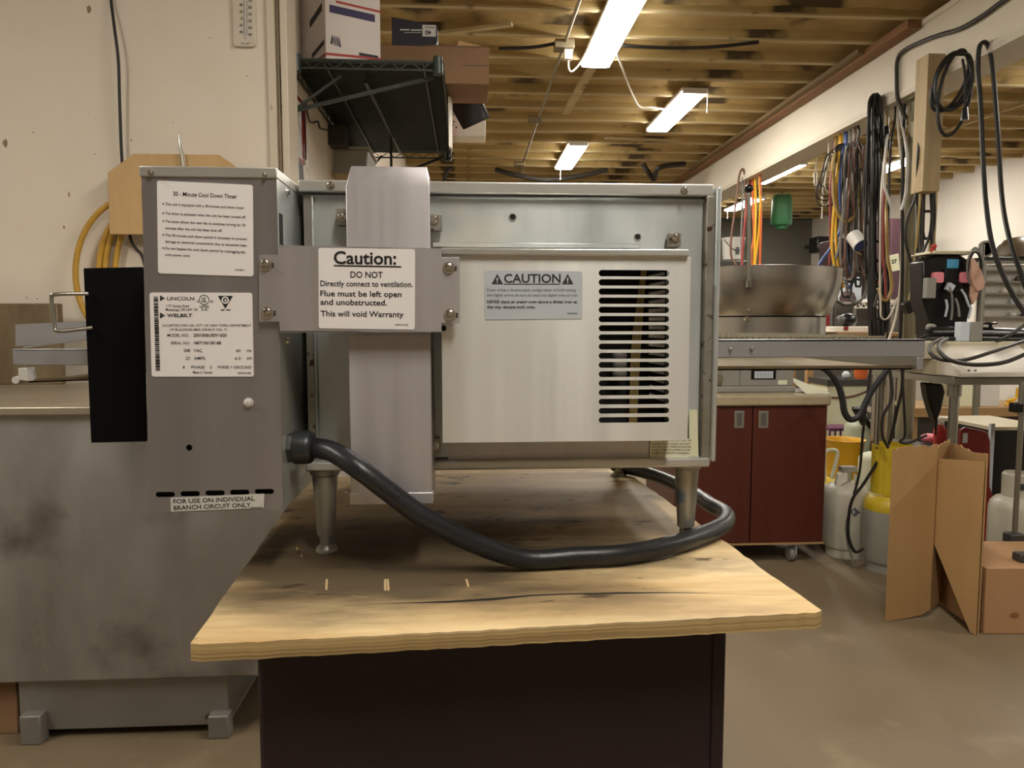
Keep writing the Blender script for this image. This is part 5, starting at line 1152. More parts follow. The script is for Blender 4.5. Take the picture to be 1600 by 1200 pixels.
mb = stand(bx3(1287, 482, 1297, 492, YE + .15, .1), ez, P(1290, 488, YE).z); solo('red_carton', mb, 'dark_red', 'dark red carton on the bench beside the bowl foot', 'box', bevel=.003)

# ============================================================ STEEL TABLE AT RIGHT AND ITS LOAD
tq = PZ(1491, 590, .955); TX, TY = tq.x, tq.y; TT = .955
t = thing('steel_table', 'stainless steel table at the right edge carrying a pale machine and cables', 'table', (TX + .5, TY + .4, 0))
TX1 = TX + 1.1; TY1 = TY + .72
mb = MB(); mb.box(TX, TX1, TY, TY1, TT - .005, TT); mb.box(TX, TX1, TY, TY + .004, TT - .034, TT); mb.box(TX, TX + .004, TY, TY1, TT - .034, TT); mb.build('tabletop', 'pipe_steel', t, bevel=.002)
for x, y in ((TX + .045, TY + .06), (TX + .045, TY1 - .06), (TX1 - .05, TY1 - .06)):
    mb = MB(); mb.cyl((x, y, 0), (x, y, TT - .03), .021, seg=18); lg = mb.build('leg', 'pipe_steel', t)
    mb = MB(); mb.cyl((x, y, TT - .09), (x, y, TT - .006), .03, seg=18); mb.build('socket', 'pipe_steel', lg)
t = thing('pale_machine', 'pale beige machine with sloping front on the steel table', 'machine', (TX + .3, TY + .1, TT))
def tb(Y, y): return P(1500, y, Y).z
YA = TY + .03
mb = MB(); x0 = P(1446, 560, YA + .1).x; mb.box(max(TX + .002, x0), TX1 - .1, YA + .1, YA + .52, TT + .001, tb(YA + .1, 563)); mb.build('base', 'beige', t, bevel=.003)
mb = MB(); mb.box(TX - .10, TX1 - .15, YA + .14, YA + .5, tb(YA + .14, 561), tb(YA + .14, 534)); ub = mb.build('upper_body', 'beige', t, bevel=.006)
mb = MB(); a0, a1 = P(1501, 572, YA - .05), P(1640, 572, YA - .05)
pr = [(YA - .052, tb(YA - .05, 590)), (YA - .052, tb(YA - .05, 582)), (YA + .15, tb(YA + .15, 538)), (YA + .2, tb(YA + .15, 538)), (YA + .2, TT + .002), (YA - .03, TT + .002)]
mb.prism([(a0.x, y, max(z, TT + .002)) for y, z in pr], (a1.x - a0.x, 0, 0)); mb.build('sloping_front', 'fitting_white', t, bevel=.004)
mb = bx3(1516, 545, 1528, 556, YA + .02, .02); 
for v in mb.bm.verts: v.co.y = YA + .128 if v.co.y < YA + .03 else YA + .145
mb.build('switch', 'grey_dark', t)
for x in (1508, 1518):
    p = P(x, 577, YA - .02); mb = MB(); mb.lathe([(.006, 0), (.005, -.004)], (p.x, YA - .045, p.z - .004), 10, 'y'); mb.build('rivet', 'grey_plastic', t)
mz2 = tb(YA + .14, 534) + .001
t = thing('tool_case', 'long black rounded case lying on the pale machine', 'case', (TX + .1, YA + .3, mz2))
mb = MB(); a, b = P(1449, 516, YA + .3), P(1546, 516, YA + .3); zc = mz2 + .034
mb.tube([(a.x, a.y, zc), (a.x + .01, a.y, zc), (a.x + .05, a.y, zc), (b.x, a.y, zc), (b.x + .25, a.y, zc - .008), (b.x + .26, a.y, zc - .01)], lambda q: .018 + .016 * min(1, q * 6) - .012 * max(0, q - .5), 16, 4); mb.build('case', 'plastic_black', t)
mb = MB(); p = P(1548, 498, YA + .3); mb.lathe([(.008, zc + .02), (.008, zc + .045), (.03, zc + .047), (.033, zc + .055), (.02, zc + .06)], (p.x, p.y, 0), 14); mb.build('knob', 'plastic_black', t)
for k, (y0, z0, x0, x1, m, lb) in enumerate(((.22, .01, 1462, 1620, 'cable_black', 'lowest black rod among the cables on the pale machine'), (.24, .035, 1520, 1625, 'cable_dark', 'upper black rod right of the grey plug box'), (.19, .012, 1440, 1560, 'cable_black', 'black lead at the front of the pale machine top'))):
    mb = MB(); mb.tube([P(x0, 520, YA + y0) * 1 + Vector((0, 0, 0)), P((x0 + x1) / 2, 520, YA + y0), P(x1, 520, YA + y0)], .009, 8)
    for v in mb.bm.verts: v.co.z += mz2 + z0 - P(1500, 520, YA + y0).z
    solo('black_rod', mb, m, lb, 'rod')
t = thing('plug_box', 'grey double plug box on the cables of the steel table', 'plug', P(1519, 524, YA + .17))
mb = bx3(1501, 503, 1516, 524, YA + .15, .045); stand(mb, mz2, P(1500, 513, YA + .15).z); mb.build('left_block', 'label_grey', t, bevel=.003)
mb = bx3(1517, 503, 1536, 523, YA + .155, .04); stand(mb, mz2, P(1500, 513, YA + .15).z); mb.build('right_block', 'grey_plastic', t, bevel=.003)
YD = YA - .07
cable([(1474, 528, .2), (1458, 536, .12), (1452, 545, .06), (1458, 556, .02), (1478, 563, 0), (1510, 562, 0), (1550, 550, .02), (1585, 538, .1), (1625, 525, .2)], YD, .0085, 'cable_dark', 'brown black cable looping over the front of the pale machine')
cable([(1480, 529, .2), (1468, 537, .12), (1468, 548, .04), (1480, 560, 0), (1500, 567, -.01), (1530, 570, -.01), (1570, 566, -.01), (1610, 550, .02)], YD - .02, .0095, 'cable_dark', 'lowest thick cable drooping across the sloping front')
cable([(1448, 523, .2), (1436, 530, .22), (1426, 539, .24)], YD, .009, 'cable_black', 'short black lead at the left tip of the tool case')
cable([(1600, 508, .3), (1580, 522, .24), (1560, 534, .22), (1540, 540, .22)], YD, .009, 'cable_dark', 'dark cable crossing at the right end of the tool case')
# black machine with pink pads
YQ = TY + .55
t = thing('black_tool_unit', 'black unit with pink pads and a blue label behind the table cables', 'machine', (P(1480, 500, YQ).x, YQ + .1, TT))
mb = MB(); pp = [(1442, 408), (1462, 399), (1500, 398), (1520, 410), (1521, 468), (1512, 500), (1512, 578), (1452, 578), (1452, 500), (1442, 468)]
pv = [P(x, y, YQ) for x, y in pp]; 
for v in pv: v.z = max(v.z, TT + .001)
mb.prism(pv, (0, .12, 0)); ub = mb.build('body', 'plastic_black', t, bevel=.008)
mb = MB(); mb.prism([P(x, y, YQ) for x, y in ((1474, 420), (1500, 420), (1500, 455), (1474, 455))], (0, -.015, 0)); mb.build('raised_plate', 'plastic_black', ub, bevel=.004)
mb = bx3(1480, 405, 1498, 419, YQ - .004, .004); mb.build('blue_label', 'sky_blue', ub)
for x0, x1 in ((1459, 1476), (1501, 1519)):
    a, b = P(x0, 442, YQ - .03), P(x1, 425, YQ - .03); mb = MB(); mb.prism([(x, YQ - .03, z) for x, z in rr2(a.x, b.x, a.z, b.z, .012, 5)], (0, .029, 0)); mb.build('pink_pad', 'pink', ub, bevel=.003)
mb = bx3(1449, 434, 1463, 466, YQ - .05, .04); mb.build('side_plate', 'grey_plastic', ub, bevel=.003)
for k, (pts, m) in enumerate((([(1483, 448), (1487, 460), (1488, 480), (1486, 500)], 'cable_grey'), ([(1502, 452), (1508, 462), (1514, 478), (1517, 482), (1513, 498)], 'label_grey'), ([(1478, 468), (1480, 480), (1477, 495)], 'label_grey'), ([(1493, 466), (1497, 478), (1499, 495)], 'grey_plastic'))):
    mb = MB(); mb.tube([P(x, y, YQ - .04) for x, y in pts], .006, 8); mb.build('lead', m, ub)
mb = MB(); M = Matrix.Translation(P(1484, 449, YQ - .03)) @ Matrix.Rotation(.5, 4, 'Y'); mb.box(-.018, .018, -.012, .012, -.02, .02, M); mb.build('connector', 'label_grey', ub, bevel=.002)
topz = P(1480, 398, YQ).z
for k, (dz, x0, x1, m, lb) in enumerate(((.001, 1448, 1516, 'beige', 'lowest tan sheet on the black unit with pink pads'), (.010, 1455, 1519, 'label_cream', 'top cream sheet on the black unit with pink pads'))):
    mb = MB(); mb.box(P(x0, 400, YQ).x, P(x1, 400, YQ).x, YQ - .03, YQ + .14, topz + dz, topz + dz + .008); solo('paper_pile', mb, m, lb, 'paper', 'sheets on the black unit', bevel=.002)
mb = MB(); mb.tube([P(1456, 396, YQ), P(1459, 386, YQ - .01), P(1462, 388, YQ - .01)], .01, 8)
for v in mb.bm.verts: v.co.z += .006
solo('red_scraper', mb, 'red', 'small red handled tool standing behind the cream sheets', 'tool')
t = thing('chrome_stand', 'chrome pole stand right of the black unit', 'stand', (P(1530, 500, YQ + .1).x, YQ + .1, TT))
px_ = P(1529, 500, YQ + .05); mb = MB(); mb.cyl((px_.x, px_.y, TT + .006), (px_.x, px_.y, P(1529, 382, YQ + .05).z), .012, seg=14); mb.build('pole', 'pipe_steel', t)
mb = MB(); mb.cyl((px_.x, px_.y, TT + .001), (px_.x, px_.y, TT + .008), .04, seg=20); mb.build('foot', 'pipe_steel', t)
for k, (rx, ry, cy) in enumerate(((11, 28, 415), (9, 24, 418), (13, 30, 420))):
    cable([(1524 + rx * cos(2 * pi * i / 12), cy - ry * sin(2 * pi * i / 12), .0) for i in range(12)], YQ - .02 - .012 * k, .005, ['cable_grey', 'cable_black', 'cable_grey'][k], ['inner grey cable ring on the chrome stand', 'black cable ring on the chrome stand', 'outermost grey cable ring on the chrome stand'][k], 'cable rings on the stand', closed=True)
mb = MB(); cl = [P(x, y, YQ - .07) for x, y in ((1521, 402), (1526, 408), (1534, 422), (1540, 440), (1537, 452), (1528, 456), (1522, 446), (1518, 428))]; mb.prism(cl, (0, .025, 0)); solo('pink_cloth', mb, 'pink_pale', 'peach pink cloth hanging over the chrome stand', 'cloth', bevel=.006)
mb = MB(); cl = [P(x, y, YQ - .05) for x, y in ((1518, 446), (1524, 448), (1530, 456), (1527, 468), (1521, 476), (1517, 462))]; mb.prism(cl, (0, .02, 0)); solo('beige_rag', mb, 'pink_pale', 'beige rag hanging below the peach pink cloth', 'cloth', bevel=.006)
for k, (x, m, h, lb) in enumerate(((1457, 'tank_grey', .075, 'grey cup left of the black unit leads'), (1489, 'label_grey', .06, 'pale bottle in front of the black unit'), (1509, 'grey_plastic', .068, 'grey square can in front of the black unit'))):
    p = P(x, 500, YQ - .1); mb = MB(); mb.lathe([(.001, mz2), (.024, mz2), (.024, mz2 + h), (.014, mz2 + h + .008), (.001, mz2 + h + .009)], (p.x, YQ - .09, 0), 16)
    solo('small_bottle', mb, m, lb, 'bottle', 'bottles by the black unit')
# rack with ribbed boxes at the far right
YZ = 5.0
t = thing('shelf_rack', 'grey metal rack with white ribbed panels at the right edge', 'rack', (P(1580, 500, YZ).x, YZ, 0))
x0, x1 = P(1536, 450, YZ).x, P(1640, 450, YZ).x
for y in (407, 421, 439, 457, 475, 494): z = P(1560, y, YZ).z; mb = MB(); mb.box(x0, x1, YZ, YZ + .058, z - .012, z); mb.build('shelf', 'grey_plastic', t)
mb = MB(); z1 = P(1560, 408, YZ).z; zlo = P(1560, 560, YZ).z
n = 46
for i in range(n): xx = x0 + (x1 - x0) * i / n; mb.box(xx, xx + (x1 - x0) / n * .6, YZ + .06, YZ + .075, zlo, z1 - .03)
mb.box(x0, x1, YZ + .075, YZ + .08, zlo, z1 - .02); mb.build('ribbed_panel', 'rib_white', t)
for x in (x0, x1): mb = MB(); mb.box(x - .015, x + .015, YZ - .002, YZ + .03, 0, z1); mb.build('post', 'pipe_steel', t)
zt3 = z1 + .001
mb = MB(); mb.box(P(1541, 400, YZ).x, x1, YZ + .02, YZ + .3, zt3, zt3 + .03); solo('black_tray', mb, 'plastic_black', 'flat black tray on top of the right hand rack', 'tray', bevel=.004)
zt4 = zt3 + .031
mb = MB(); c = P(1592, 398, YZ + .16); r_ = c.x - P(1554, 398, YZ + .16).x; mb.lathe([(.01, zt4), (r_, zt4), (r_ + .006, zt4 + .008), (r_ * .95, zt4 + .03), (r_ * .8, zt4 + .09), (r_ * .6, zt4 + .13), (r_ * .3, zt4 + .15), (.02, zt4 + .155)], (c.x, c.y, 0), 40); solo('steel_dome', mb, 'bowl_steel', 'shiny steel dome lid on the black tray of the rack', 'lid')
mb = MB(); p = P(1549, 388, YZ + .05); mb.lathe([(.06, 0), (.06, .012), (.045, .014), (.045, 0)], (p.x, YZ + .1, zt4 + .062), 28, 'y'); solo('steel_ring', mb, 'pipe_steel', 'steel ring standing left of the dome lid', 'ring')
rk = [(1583, 438, 'grey_dark', 'dark small part on the first open rack shelf', .035), (1562, 456, 'paper', 'white curled part on the second open rack shelf', .03), (1590, 456, 'label_pale', 'white cup shaped part on the second open rack shelf', .028), (1575, 474, 'label_grey', 'grey bracket on the third open rack shelf', .04), (1592, 493, 'grey_dark', 'dark part on the lowest visible rack shelf', .025), (1573, 493, 'label_pale', 'pale bent part on the lowest visible rack shelf', .03)]
for x, y, m, lb, h in rk:
    p = P(x, y, YZ + .08); zb3 = min((P(1560, yy, YZ).z for yy in (439, 457, 475, 494)), key=lambda z: abs(z - p.z)); mb = MB(); mb.lathe([(.001, 0), (.024, 0), (.027, h * .4), (.016, h), (.001, h * 1.1)], (p.x, YZ + .03, zb3 + .0005), 14); solo('metal_part', mb, m, lb, 'part', 'small parts on the rack')

# ============================================================ LOWER RIGHT: BENCHES, TANKS, CARDBOARD
YJ = 6.3
t = thing('low_bench', 'low wooden bench far under the steel table', 'bench', (P(1520, 640, YJ).x, YJ, 0))
z1 = P(1500, 637, YJ).z; z0 = P(1500, 652, YJ).z; a, b = P(1425, 640, YJ).x, P(1650, 640, YJ).x
mb = MB(); mb.box(a, b, YJ, YJ + .6, z0, z1); mb.build('bench_top', 'bench_wood', t, bevel=.006)
mb = MB(); mb.box(a + .1, b, YJ + .12, YJ + .55, .08, z0); mb.build('drawer_unit', 'dark_steel', t)
for x in (a + .04, b - .04): mb = MB(); mb.box(x - .03, x + .03, YJ + .02, YJ + .08, 0, z0); mb.build('leg', 'bench_wood', t)
for k, (x0, x1, y0, m, lb) in enumerate(((1482, 1494, 596, 'label_cream', 'cream box behind the nearest steel table leg'), (1500, 1522, 596, 'label_cream', 'cream box with torn edge on the low bench'), (1524, 1530, 596, 'card_old', 'narrow brown board on the low bench'), (1532, 1562, 600, 'label_pale', 'widest pale box on the low bench'))):
    mb = stand(bx3(x0, y0, x1, 637, YJ + .08, .25), z1, P(1500, 620, YJ).z); solo('bench_box', mb, m, lb, 'box', bevel=.004)
mb = MB(); c = P(1580, 625, YJ + .06); mb.tube([(c.x - .04, c.y, z1 + .05), (c.x + .03, c.y, z1 + .07), (c.x + .05, c.y, z1 + .09), (c.x + .055, c.y, z1 + .17)], .012, 8); mb.tube([(c.x - .05, c.y, z1 + .001 + .012), (c.x + .03, c.y, z1 + .06)], .012, 8); solo('yellow_clamp', mb, 'yellow', 'yellow clamp on the low bench at right', 'tool')
# creeper board, black cabinet
mb = MB(); YY = 3.75
pl = [P(x, y, YY) for x, y in ((1503, 672), (1512, 668), (1545, 675), (1549, 690), (1548, 760), (1562, 800), (1566, 850), (1500, 850))]; fl_ = Vector((.04, .12, 0))
mb.prism(pl, (0, .04, 0)); t = thing('leaning_board', 'dark red moulded board leaning behind the cardboard', 'panel', (P(1530, 850, YY).x, YY, 0))
pz0 = min(v.co.z for v in mb.bm.verts)
for v in mb.bm.verts:
    if v.co.z < pz0 + .01: v.co.z = 0
rp = mb.build('board', 'dark_red', t, bevel=.012)
mb = bx3(1505, 677, 1512, 692, YY - .004, .004); mb.build('hand_slot', 'label_grey', rp)
t = thing('black_cabinet', 'black low cabinet with pale top right of the dark red board', 'cabinet', (P(1580, 800, 4.1).x, 4.1, 0))
a, b = P(1549, 700, 4.1).x, P(1640, 700, 4.1).x; zc2 = P(1570, 672, 4.1).z; mb = MB(); mb.box(a, b, 4.1, 4.6, 0, zc2); mb.build('body', 'plastic_black', t, bevel=.004)
mb = MB(); mb.box(a - .01, b, 4.09, 4.61, zc2, zc2 + .02); mb.build('top', 'beige', t)
mb = MB(); p = P(1546, 668, 4.08); mb.box(p.x - .012, p.x + .012, 4.05, 4.07, 0, P(1546, 662, 4.05).z); solo('grey_post', mb, 'label_grey', 'short grey upright strip between dark red board and black cabinet', 'post')
# gas tanks
def tank(name, px, py_b, py_top, Y, r, mats, label, neck=None, cat='gas tank', group='gas tanks', collar=None, bottom=0):
    x = P(px, 800, Y).x; zt5 = P(px, py_top, Y).z
    t = thing(name, label, cat, (x, Y, bottom), group)
    zb = bottom + .03; zs = zt5 - r * .55
    mb = MB(); mb.lathe([(.01, zb), (r * .7, zb), (r * .93, zb + .02), (r, zb + .055), (r, zs), (r * .95, zs + r * .2), (r * .78, zs + r * .4), (r * .45, zs + r * .52), (.02, zs + r * .55)], (x, Y, 0), 32); bd = mb.build('body', mats, t)
    mb = MB(); mb.lathe([(r * .82, bottom), (r * .84, bottom), (r * .84, bottom + .045), (r * .82, bottom + .045)], (x, Y, 0), 28); mb.build('foot_ring', mats, t)
    return t, x, zt5, zs
t, x, z, zs = tank('recovery_tank', 1390, 897, 768, 3.42, .118, 'tank_grey', 'grey gas tank with tall yellow collar beside the cardboard')
mb = MB(); r = .118; mb.lathe([(r * 1.004, zs - .02), (r * 1.006, zs), (r * .955, zs + r * .2), (r * .785, zs + r * .41), (r * .6, zs + r * .5)], (x, 3.42, 0), 32); mb.build('yellow_shoulder', 'tank_yellow', t)
zc3 = P(1380, 694, 3.42).z; mb = MB(); rr_ = .088
n = 20; mb.bm
for i in range(n + 1):
    pass
arc = [(x + rr_ * cos(radians(160 + 300 * i / n)), 3.42 + rr_ * sin(radians(160 + 300 * i / n))) for i in range(n + 1)]
for i in range(n): mb.prism([(arc[i][0], arc[i][1], zs + .06), (arc[i + 1][0], arc[i + 1][1], zs + .06), (arc[i + 1][0], arc[i + 1][1], zc3), (arc[i][0], arc[i][1], zc3)], (.003 * cos(radians(160 + 300 * i / n)), .003 * sin(radians(160 + 300 * i / n)), 0))
mb.build('yellow_collar', 'tank_yellow', t)
mb = MB(); mb.cyl((x, 3.42, zs + .06), (x, 3.42, zs + .13), .02); mb.build('valve', 'cable_tan', t)
p = P(1370, 700, 3.42 - rr_ - .004); mb = MB(); mb.lathe([(.006, 0), (.001, -.001)], p, 10, 'y'); mb.build('collar_hole', 'ink_mid', t)
t, x, z, zs = tank('propane_tank', 1322, 868, 752, 3.66, .112, 'tank_white', 'white round gas tank with small emblem beside the red cabinet')
mb = MB(); mb.prism([(x - .085, 3.62, zs + .03), (x - .03, 3.6, zs + .075), (x - .02, 3.62, zs + .11), (x - .06, 3.64, zs + .1)], (.006, .03, .01)); mb.build('handle', 'tank_white', t, bevel=.003)
mb = MB(); mb.prism([(x + .02, 3.6, zs + .06), (x + .085, 3.62, zs + .03), (x + .09, 3.64, zs + .05), (x + .03, 3.62, zs + .1)], (-.004, .03, .01)); mb.build('handle', 'tank_white', t, bevel=.003)
mb = MB(); mb.cyl((x, 3.66, zs + .05), (x, 3.66, zs + .12), .02); mb.box(x - .04, x + .04, 3.64, 3.68, zs + .115, zs + .14); mb.build('valve', 'tank_grey', t)
mb = MB(); F = Face(3.66 - .113)
F.quad(mb, ((1336, 793), (1341, 798), (1345, 801), (1341, 803), (1336, 808), (1331, 803), (1327, 801), (1331, 798)))
for v in mb.bm.verts: dx = v.co.x - x; v.co.y = 3.66 - sqrt(max(0, .1128 ** 2 - dx * dx))
q = lettering(mb, t, 'ink_grey', 'emblem')
t, x, z, zs = tank('propane_tank', 1282, 868, 757, 3.95, .15, 'tank_grey', 'grey gas tank with cream handle half behind the red cabinet')
mb = MB(); mb.tube([P(1288, 752, 3.9), P(1288, 712, 3.9), P(1296, 703, 3.9), P(1308, 706, 3.9), P(1306, 722, 3.9), P(1299, 748, 3.9)], .011, 8); mb.build('handle', 'label_cream', t)
t, x, z, zs = tank('propane_tank', 1320, 850, 738, 4.4, .14, 'tank_yellow', 'dirty yellow gas tank with wide collar at the back of the tanks')
mb = MB(); zc4 = P(1315, 686, 4.4).z; mb.lathe([(.095, zs + .06), (.098, zs + .06), (.115, zc4 - .01), (.123, zc4), (.112, zc4), (.098, zc4 - .02), (.09, zs + .062)], (x - .02, 4.4, 0), 32); mb.build('collar', 'yellow', t)
t, x, z, zs = tank('tall_cylinder', 1342, 850, 655, 4.85, .115, 'tank_green', 'tall pale green gas cylinder with black valve at the back')
mb = MB(); mb.cyl((x, 4.85, z - .01), (x, 4.85, z + .05), .03, .025); mb.build('neck', 'tank_green', t)
t = thing('gas_regulator', 'black gas regulator with round white gauge above the tanks', 'regulator', P(1348, 650, 4.7))
mb = MB(); mb.cyl(P(1332, 638, 4.7), P(1346, 640, 4.7), .012, seg=8); mb.cyl(P(1338, 638, 4.7), P(1350, 662, 4.7), .03, .022, 10); mb.cyl(P(1350, 652, 4.7), P(1361, 668, 4.7), .02, seg=10); mb.build('body', 'plastic_black', t)
mb = MB(); p = P(1359, 640, 4.66); mb.lathe([(.021, 0), (.024, .004), (.024, .02), (.01, .022)], p, 20, 'y'); g = mb.build('gauge', 'dark_steel', t)
mb = MB(); mb.lathe([(.02, -.0005), (.001, -.001)], p, 20, 'y'); mb.build('dial', 'paper', g)
t, x, z, zs = tank('cream_tank', 1363, 850, 706, 4.05, .085, 'label_cream', 'cream gas tank top showing behind the yellow collar')
mb = MB(); c = P(1318, 684, 5.0); 
t = thing('purple_basket', 'dark purple plastic basket behind the yellow collar', 'basket', P(1318, 684, 4.95))
a, b = P(1297, 683, 4.95), P(1339, 669, 4.95)
mb.box(a.x, b.x, 4.95, 5.15, b.z - .02, b.z); mb.box(a.x, b.x, 4.95, 4.955, a.z - .02, a.z - .01)
for i in range(6): xx = a.x + (b.x - a.x) * i / 5; mb.box(xx - .006, xx + .006, 4.95, 4.96, a.z - .12, b.z)
mb.build('basket', 'purple', t, bevel=.002)
mb = MB(); mb.box(a.x - .02, b.x + .02, 4.93, 5.17, 0, a.z - .12); solo('grey_stand', mb, 'grey_plastic', 'plain grey stand under the purple basket', 'stand', bevel=.004)
# white freezer with shelf, bucket, ball
YV2 = 5.35
t = thing('chest_freezer', 'cream cabinet with dark top strip behind the thick black hose', 'cabinet', (P(1325, 620, YV2).x, YV2, 0))
a, b = P(1292, 620, YV2).x, P(1356, 620, YV2).x; mb = MB(); mb.box(a, b, YV2, YV2 + .28, .3, P(1325, 602, YV2).z); mb.build('body', 'label_cream', t, bevel=.006)
mb = MB(); mb.box(a, b, YV2 + .03, YV2 + .26, 0, .3); mb.build('base', 'grey_dark', t)
mb = MB(); mb.box(a - .01, b + .01, YV2 - .02, YV2 + .29, P(1325, 602, YV2).z, P(1325, 593, YV2).z); mb.build('top_strip', 'dark_steel', t)
zf = P(1325, 593, YV2).z
mb = MB(); c = P(1346, 592, YV2 + .06); mb.lathe([(.02, zf), (.04, zf), (.056, zf + .09), (.058, zf + .13), (.05, zf + .13), (.045, zf + .02), (.02, zf + .01)], (c.x, YV2 + .07, 0), 24); solo('orange_bucket', mb, 'orange', 'orange bucket on the dark topped cream cabinet', 'bucket')
mb = MB(); c = P(1322, 588, YV2 + .06); mb.ball((c.x, YV2 + .06, zf + .03), .03); solo('blue_ball', mb, 'label_grey', 'small pale blue ball left of the orange bucket', 'ball')
# hoses under the conveyor
YO = 3.1
cable([(1280, 572), (1294, 580), (1308, 598), (1316, 622), (1320, 645), (1330, 656), (1343, 649), (1352, 630), (1364, 608), (1386, 578), (1392, 568)], YO, .014, 'cord_black', 'thick black hose hanging in a U under the conveyor')
cable([(1361, 572), (1355, 620), (1348, 680), (1344, 730), (1338, 760), (1334, 772)], YO + .1, .006, 'cable_black', 'thin black cable dropping straight to the white gas tank')
cable([(1411, 575), (1409, 610), (1402, 640), (1390, 690), (1372, 720), (1350, 755), (1332, 780), (1326, 810), (1326, 840), (1336, 862), (1349, 857)], YO + .3, .0075, 'cable_black', 'black cable crossing diagonally in front of the gas tanks')
cable([(1390, 575), (1394, 620), (1380, 650), (1379, 680), (1388, 700)], YO + .2, .007, 'cable_dark', 'dark cable beside the chrome pipes, bent at its end')
cable([(1409, 577), (1413, 640), (1414, 680), (1406, 690), (1420, 692), (1448, 680)], YO + .15, .006, 'cable_black', 'black cable with a low bend right of the chrome pipes')
cable([(1328, 800), (1322, 820), (1325, 850), (1331, 872), (1334, 884)], YO + .32, .006, 'cable_grey', 'grey cable loop end in front of the white gas tank')
cable([(1300, 621), (1320, 621), (1340, 617), (1362, 608)], 5.34, .008, 'cable_brown', 'brown cable across the cream cabinet')
# chrome pipe pair
t = thing('pipe_rack', 'pair of upright chrome pipes behind the gas tanks', 'stand', (P(1380, 780, 4.3).x, 4.3, 0))
for x, r in ((1369, .036), (1388, .022)):
    p = P(x, 700, 4.3 + (.06 if x > 1380 else 0)); mb = MB(); mb.cyl((p.x, p.y, .012), (p.x, p.y, .95), r, seg=18); mb.build('pipe', 'pipe_steel', t)
p = P(1380, 700, 4.33); mb = MB(); mb.box(p.x - .12, p.x + .12, 4.2, 4.46, 0, .012); mb.build('foot_plate', 'dark_steel', t)
mb = MB(); mb.box(p.x - .05, p.x + .06, 4.28, 4.38, .95, .97); mb.build('top_plate', 'dark_steel', t)
# things in the shadow under the steel table
t = thing('hand_grinder', 'black hand tool hanging from the left edge of the steel table', 'tool', P(1460, 650, TY + .4))
YI = TY + .35; mb = MB(); mb.prism([P(x, y, YI) for x, y in ((1447, 598), (1474, 600), (1478, 612), (1472, 640), (1464, 662), (1456, 640), (1450, 618))], (0, .06, 0)); gb = mb.build('body', 'plastic_black', t, bevel=.01)
for v in (): pass
mb = MB(); mb.cyl((P(1460, 600, YI).x, YI + .03, P(1460, 600, YI).z - .01), (P(1460, 600, YI).x, YI + .03, TT - .006), .006, seg=6); mb.build('hook', 'wire_steel', gb)
mb = MB(); mb.cyl(P(1463, 655, YI + .03), P(1462, 680, YI + .03), .008, .004, 8); mb.build('tip', 'plastic_black', gb)
t = thing('spray_bottle', 'red bottle with white cap behind the cardboard top edge', 'bottle', (P(1470, 690, 4.3).x, 4.3, .45))
mb = MB(); c = P(1468, 690, 4.3); cz_ = P(1468, 663, 4.3).z; mb.lathe([(.001, .452), (.035, .452), (.037, cz_ - .04), (.02, cz_)], (c.x, 4.3, 0), 18); bt = mb.build('bottle', 'red', t)
mb = MB(); mb.lathe([(.022, cz_), (.022, cz_ + .02), (.012, cz_ + .025), (.012, cz_ + .035)], (c.x, 4.3, 0), 14); mb.box(c.x - .02, c.x + .045, 4.29, 4.31, cz_ + .02, cz_ + .04); mb.build('cap', 'paper', bt)
mb = MB(); c2 = P(1456, 690, 4.4); mb.ball((c2.x, 4.42, .452 + .03), .05, (1.2, 1, .6)); solo('pink_bag', mb, 'pink', 'small pink bag beside the red bottle behind the cardboard', 'bag')
mb = MB(); mb.box(P(1425, 690, 4.15).x, P(1492, 690, 4.15).x, 4.15, 4.6, 0, .45); solo('dark_crate', mb, 'dark_steel', 'dark crate hidden mostly behind the tall cardboard', 'crate', bevel=.004)
# stand pole at the right edge
t = thing('tripod_stand', 'metal pole stand with clamp at the right edge', 'stand', (P(1592, 850, 3.08).x, 3.08, 0))
YS3 = 3.08
p = P(1593, 700, YS3); mb = MB(); mb.cyl((p.x, YS3, .02), (p.x, YS3, P(1593, 598, YS3).z), .011, seg=14); mb.build('pole', 'pipe_steel', t)
mb = MB(); mb.cyl((p.x, YS3, P(1590, 648, YS3).z), (p.x, YS3, P(1590, 600, YS3).z), .0155, seg=14); mb.build('sleeve', 'pipe_steel', t)
mb = bx3(1586, 630, 1600, 645, YS3 - .02, .04); mb.build('collar', 'plastic_black', t, bevel=.004)
zk = P(1590, 848, YS3).z
mb = MB(); mb.box(p.x - .035, p.x + .03, YS3 - .03, YS3 + .03, zk, zk + .045); mb.build('clamp', 'dark_steel', t, bevel=.006)
mb = MB(); mb.cyl((p.x, YS3, 0), (p.x, YS3, .02), .06, .05, 20); mb.build('foot', 'dark_steel', t)
t, x, z, zs = tank('propane_tank', 1588, 900, 772, 3.36, .118, 'tank_white', 'white gas tank with slotted collar behind the floor carton')
zc5 = P(1580, 738, 3.36).z; mb = MB(); rr_ = .062
mb.lathe([(rr_, zs + .05), (rr_ + .004, zs + .05), (rr_ + .006, zc5 - .01), (rr_ - .002, zc5), (rr_ - .004, zc5), (rr_ - .002, zs + .06)], (x, 3.36, 0), 28); cl_ = mb.build('collar', 'tank_white', t)
mb = MB(); mb.box(x - .035, x + .035, 3.36 - rr_ - .008, 3.36 - rr_ + .004, (zs + .05 + zc5) / 2 - .012, (zs + .05 + zc5) / 2 + .018); mb.build('hand_slot', 'ink_mid', cl_, bevel=.003)
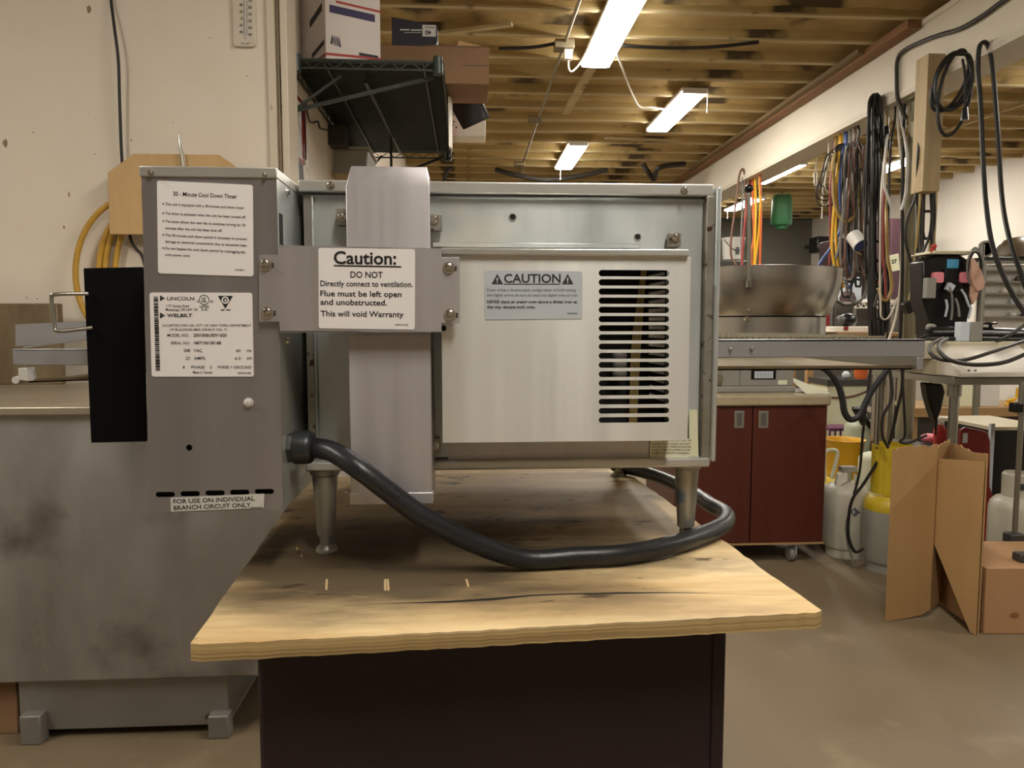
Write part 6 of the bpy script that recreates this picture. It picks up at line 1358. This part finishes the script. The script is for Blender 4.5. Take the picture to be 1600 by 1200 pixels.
# cardboard sleeve standing on the floor
hC = .71
A_ = PZ(1384, 971, .0); D2 = PZ(1527, 992, .0); Cf = PZ(1485, 688, hC); Cf = Vector((Cf.x, Cf.y, 0))
t = thing('cardboard_sleeve', 'tall torn cardboard sleeve standing open on the floor', 'cardboard', (A_.x + .2, A_.y + .2, 0))
def panel(a, b, prof, name, m='card_tan', th=.005):
    d = b - a; L = d.length; d.normalize(); n = Vector((-d.y, d.x, 0)) * th
    mb = MB(); mb.prism([a + d * (u * L) + Vector((0, 0, z)) for u, z in prof], n); return mb.build(name, m, t, smooth=False)
rj = random.Random(2)
topA = [(1 - i / 14, hC + (rj.random() - .5) * .012 - (.0 if i < 13 else .01)) for i in range(15)]
Cm = A_ + (Cf - A_) * .45 + Vector((.05, -.04, 0))
panel(A_, Cm, [(0, 0), (.4, .004), (.8, .012), (1, .03)] + [(u, z) for u, z in topA], 'left_panel')
panel(Cm, Cf, [(0, .03), (1, .02)] + [(u, z) for u, z in topA], 'left_panel')
topD = [(1 - i / 14, hC - .01 + (rj.random() - .5) * .014) for i in range(15)]
panel(Cf, D2, [(0, .05), (.85, .01), (1, 0)] + topD, 'right_panel')
Fq = P(1459, 780, 2.86); Fp = Vector((Fq.x, Fq.y, 0)); zcut = P(1459, 838, 2.86).z
D3 = D2 + Vector((-.008, -.004, 0))
panel(D3, Fp, [(0, 0.002), (.1, .004), (1, zcut), (1, P(1459, 716, 2.86).z), (.1, hC - .035), (0, hC - .03)], 'inner_flap', 'card_tan')
mb = MB(); mb.tube([PZ(1420, 958, .0), PZ(1440, 930, .02), PZ(1455, 900, .05), PZ(1460, 870, .12)], .02, 6)
mb.build('torn_liner', 'card_old', t)
# carton on the floor at the right edge
xf = PZ(1537, 991, 0); YFc = xf.y; zt6 = P(1539, 888, YFc).z; 
dep = PZ(1545, 844, zt6).y - YFc
t = thing('floor_carton', 'light brown carton with oval handle hole on the floor at right edge', 'box', (xf.x + .15, YFc + .1, 0))
R_ = Matrix.Translation(xf) @ Matrix.Rotation(-.06, 4, 'Z')
mb = MB(); mb.box(0, .42, 0, dep, 0.0005, zt6, R_); fc = mb.build('carton', 'card_box', t, bevel=.003)
p = P(1583, 960, YFc); q = R_.inverted() @ Vector((p.x, YFc, p.z)); mb = MB()
el = [R_ @ Vector((q.x + .017 * cos(2 * pi * i / 24), -.0015, p.z + .0105 * sin(2 * pi * i / 24))) for i in range(24)]; mb.prism(el, (0, .002, 0)); mb.build('handle_hole', 'ledger_wood', fc)
mb = MB(); q2 = PZ(1606, 880, zt6); mb.box(q2.x - .03, q2.x + .06, q2.y, q2.y + .05, zt6 + .001, zt6 + .035); solo('small_fitting', mb, 'dark_steel', 'small dark metal fitting on top of the floor carton', 'fitting', bevel=.006)
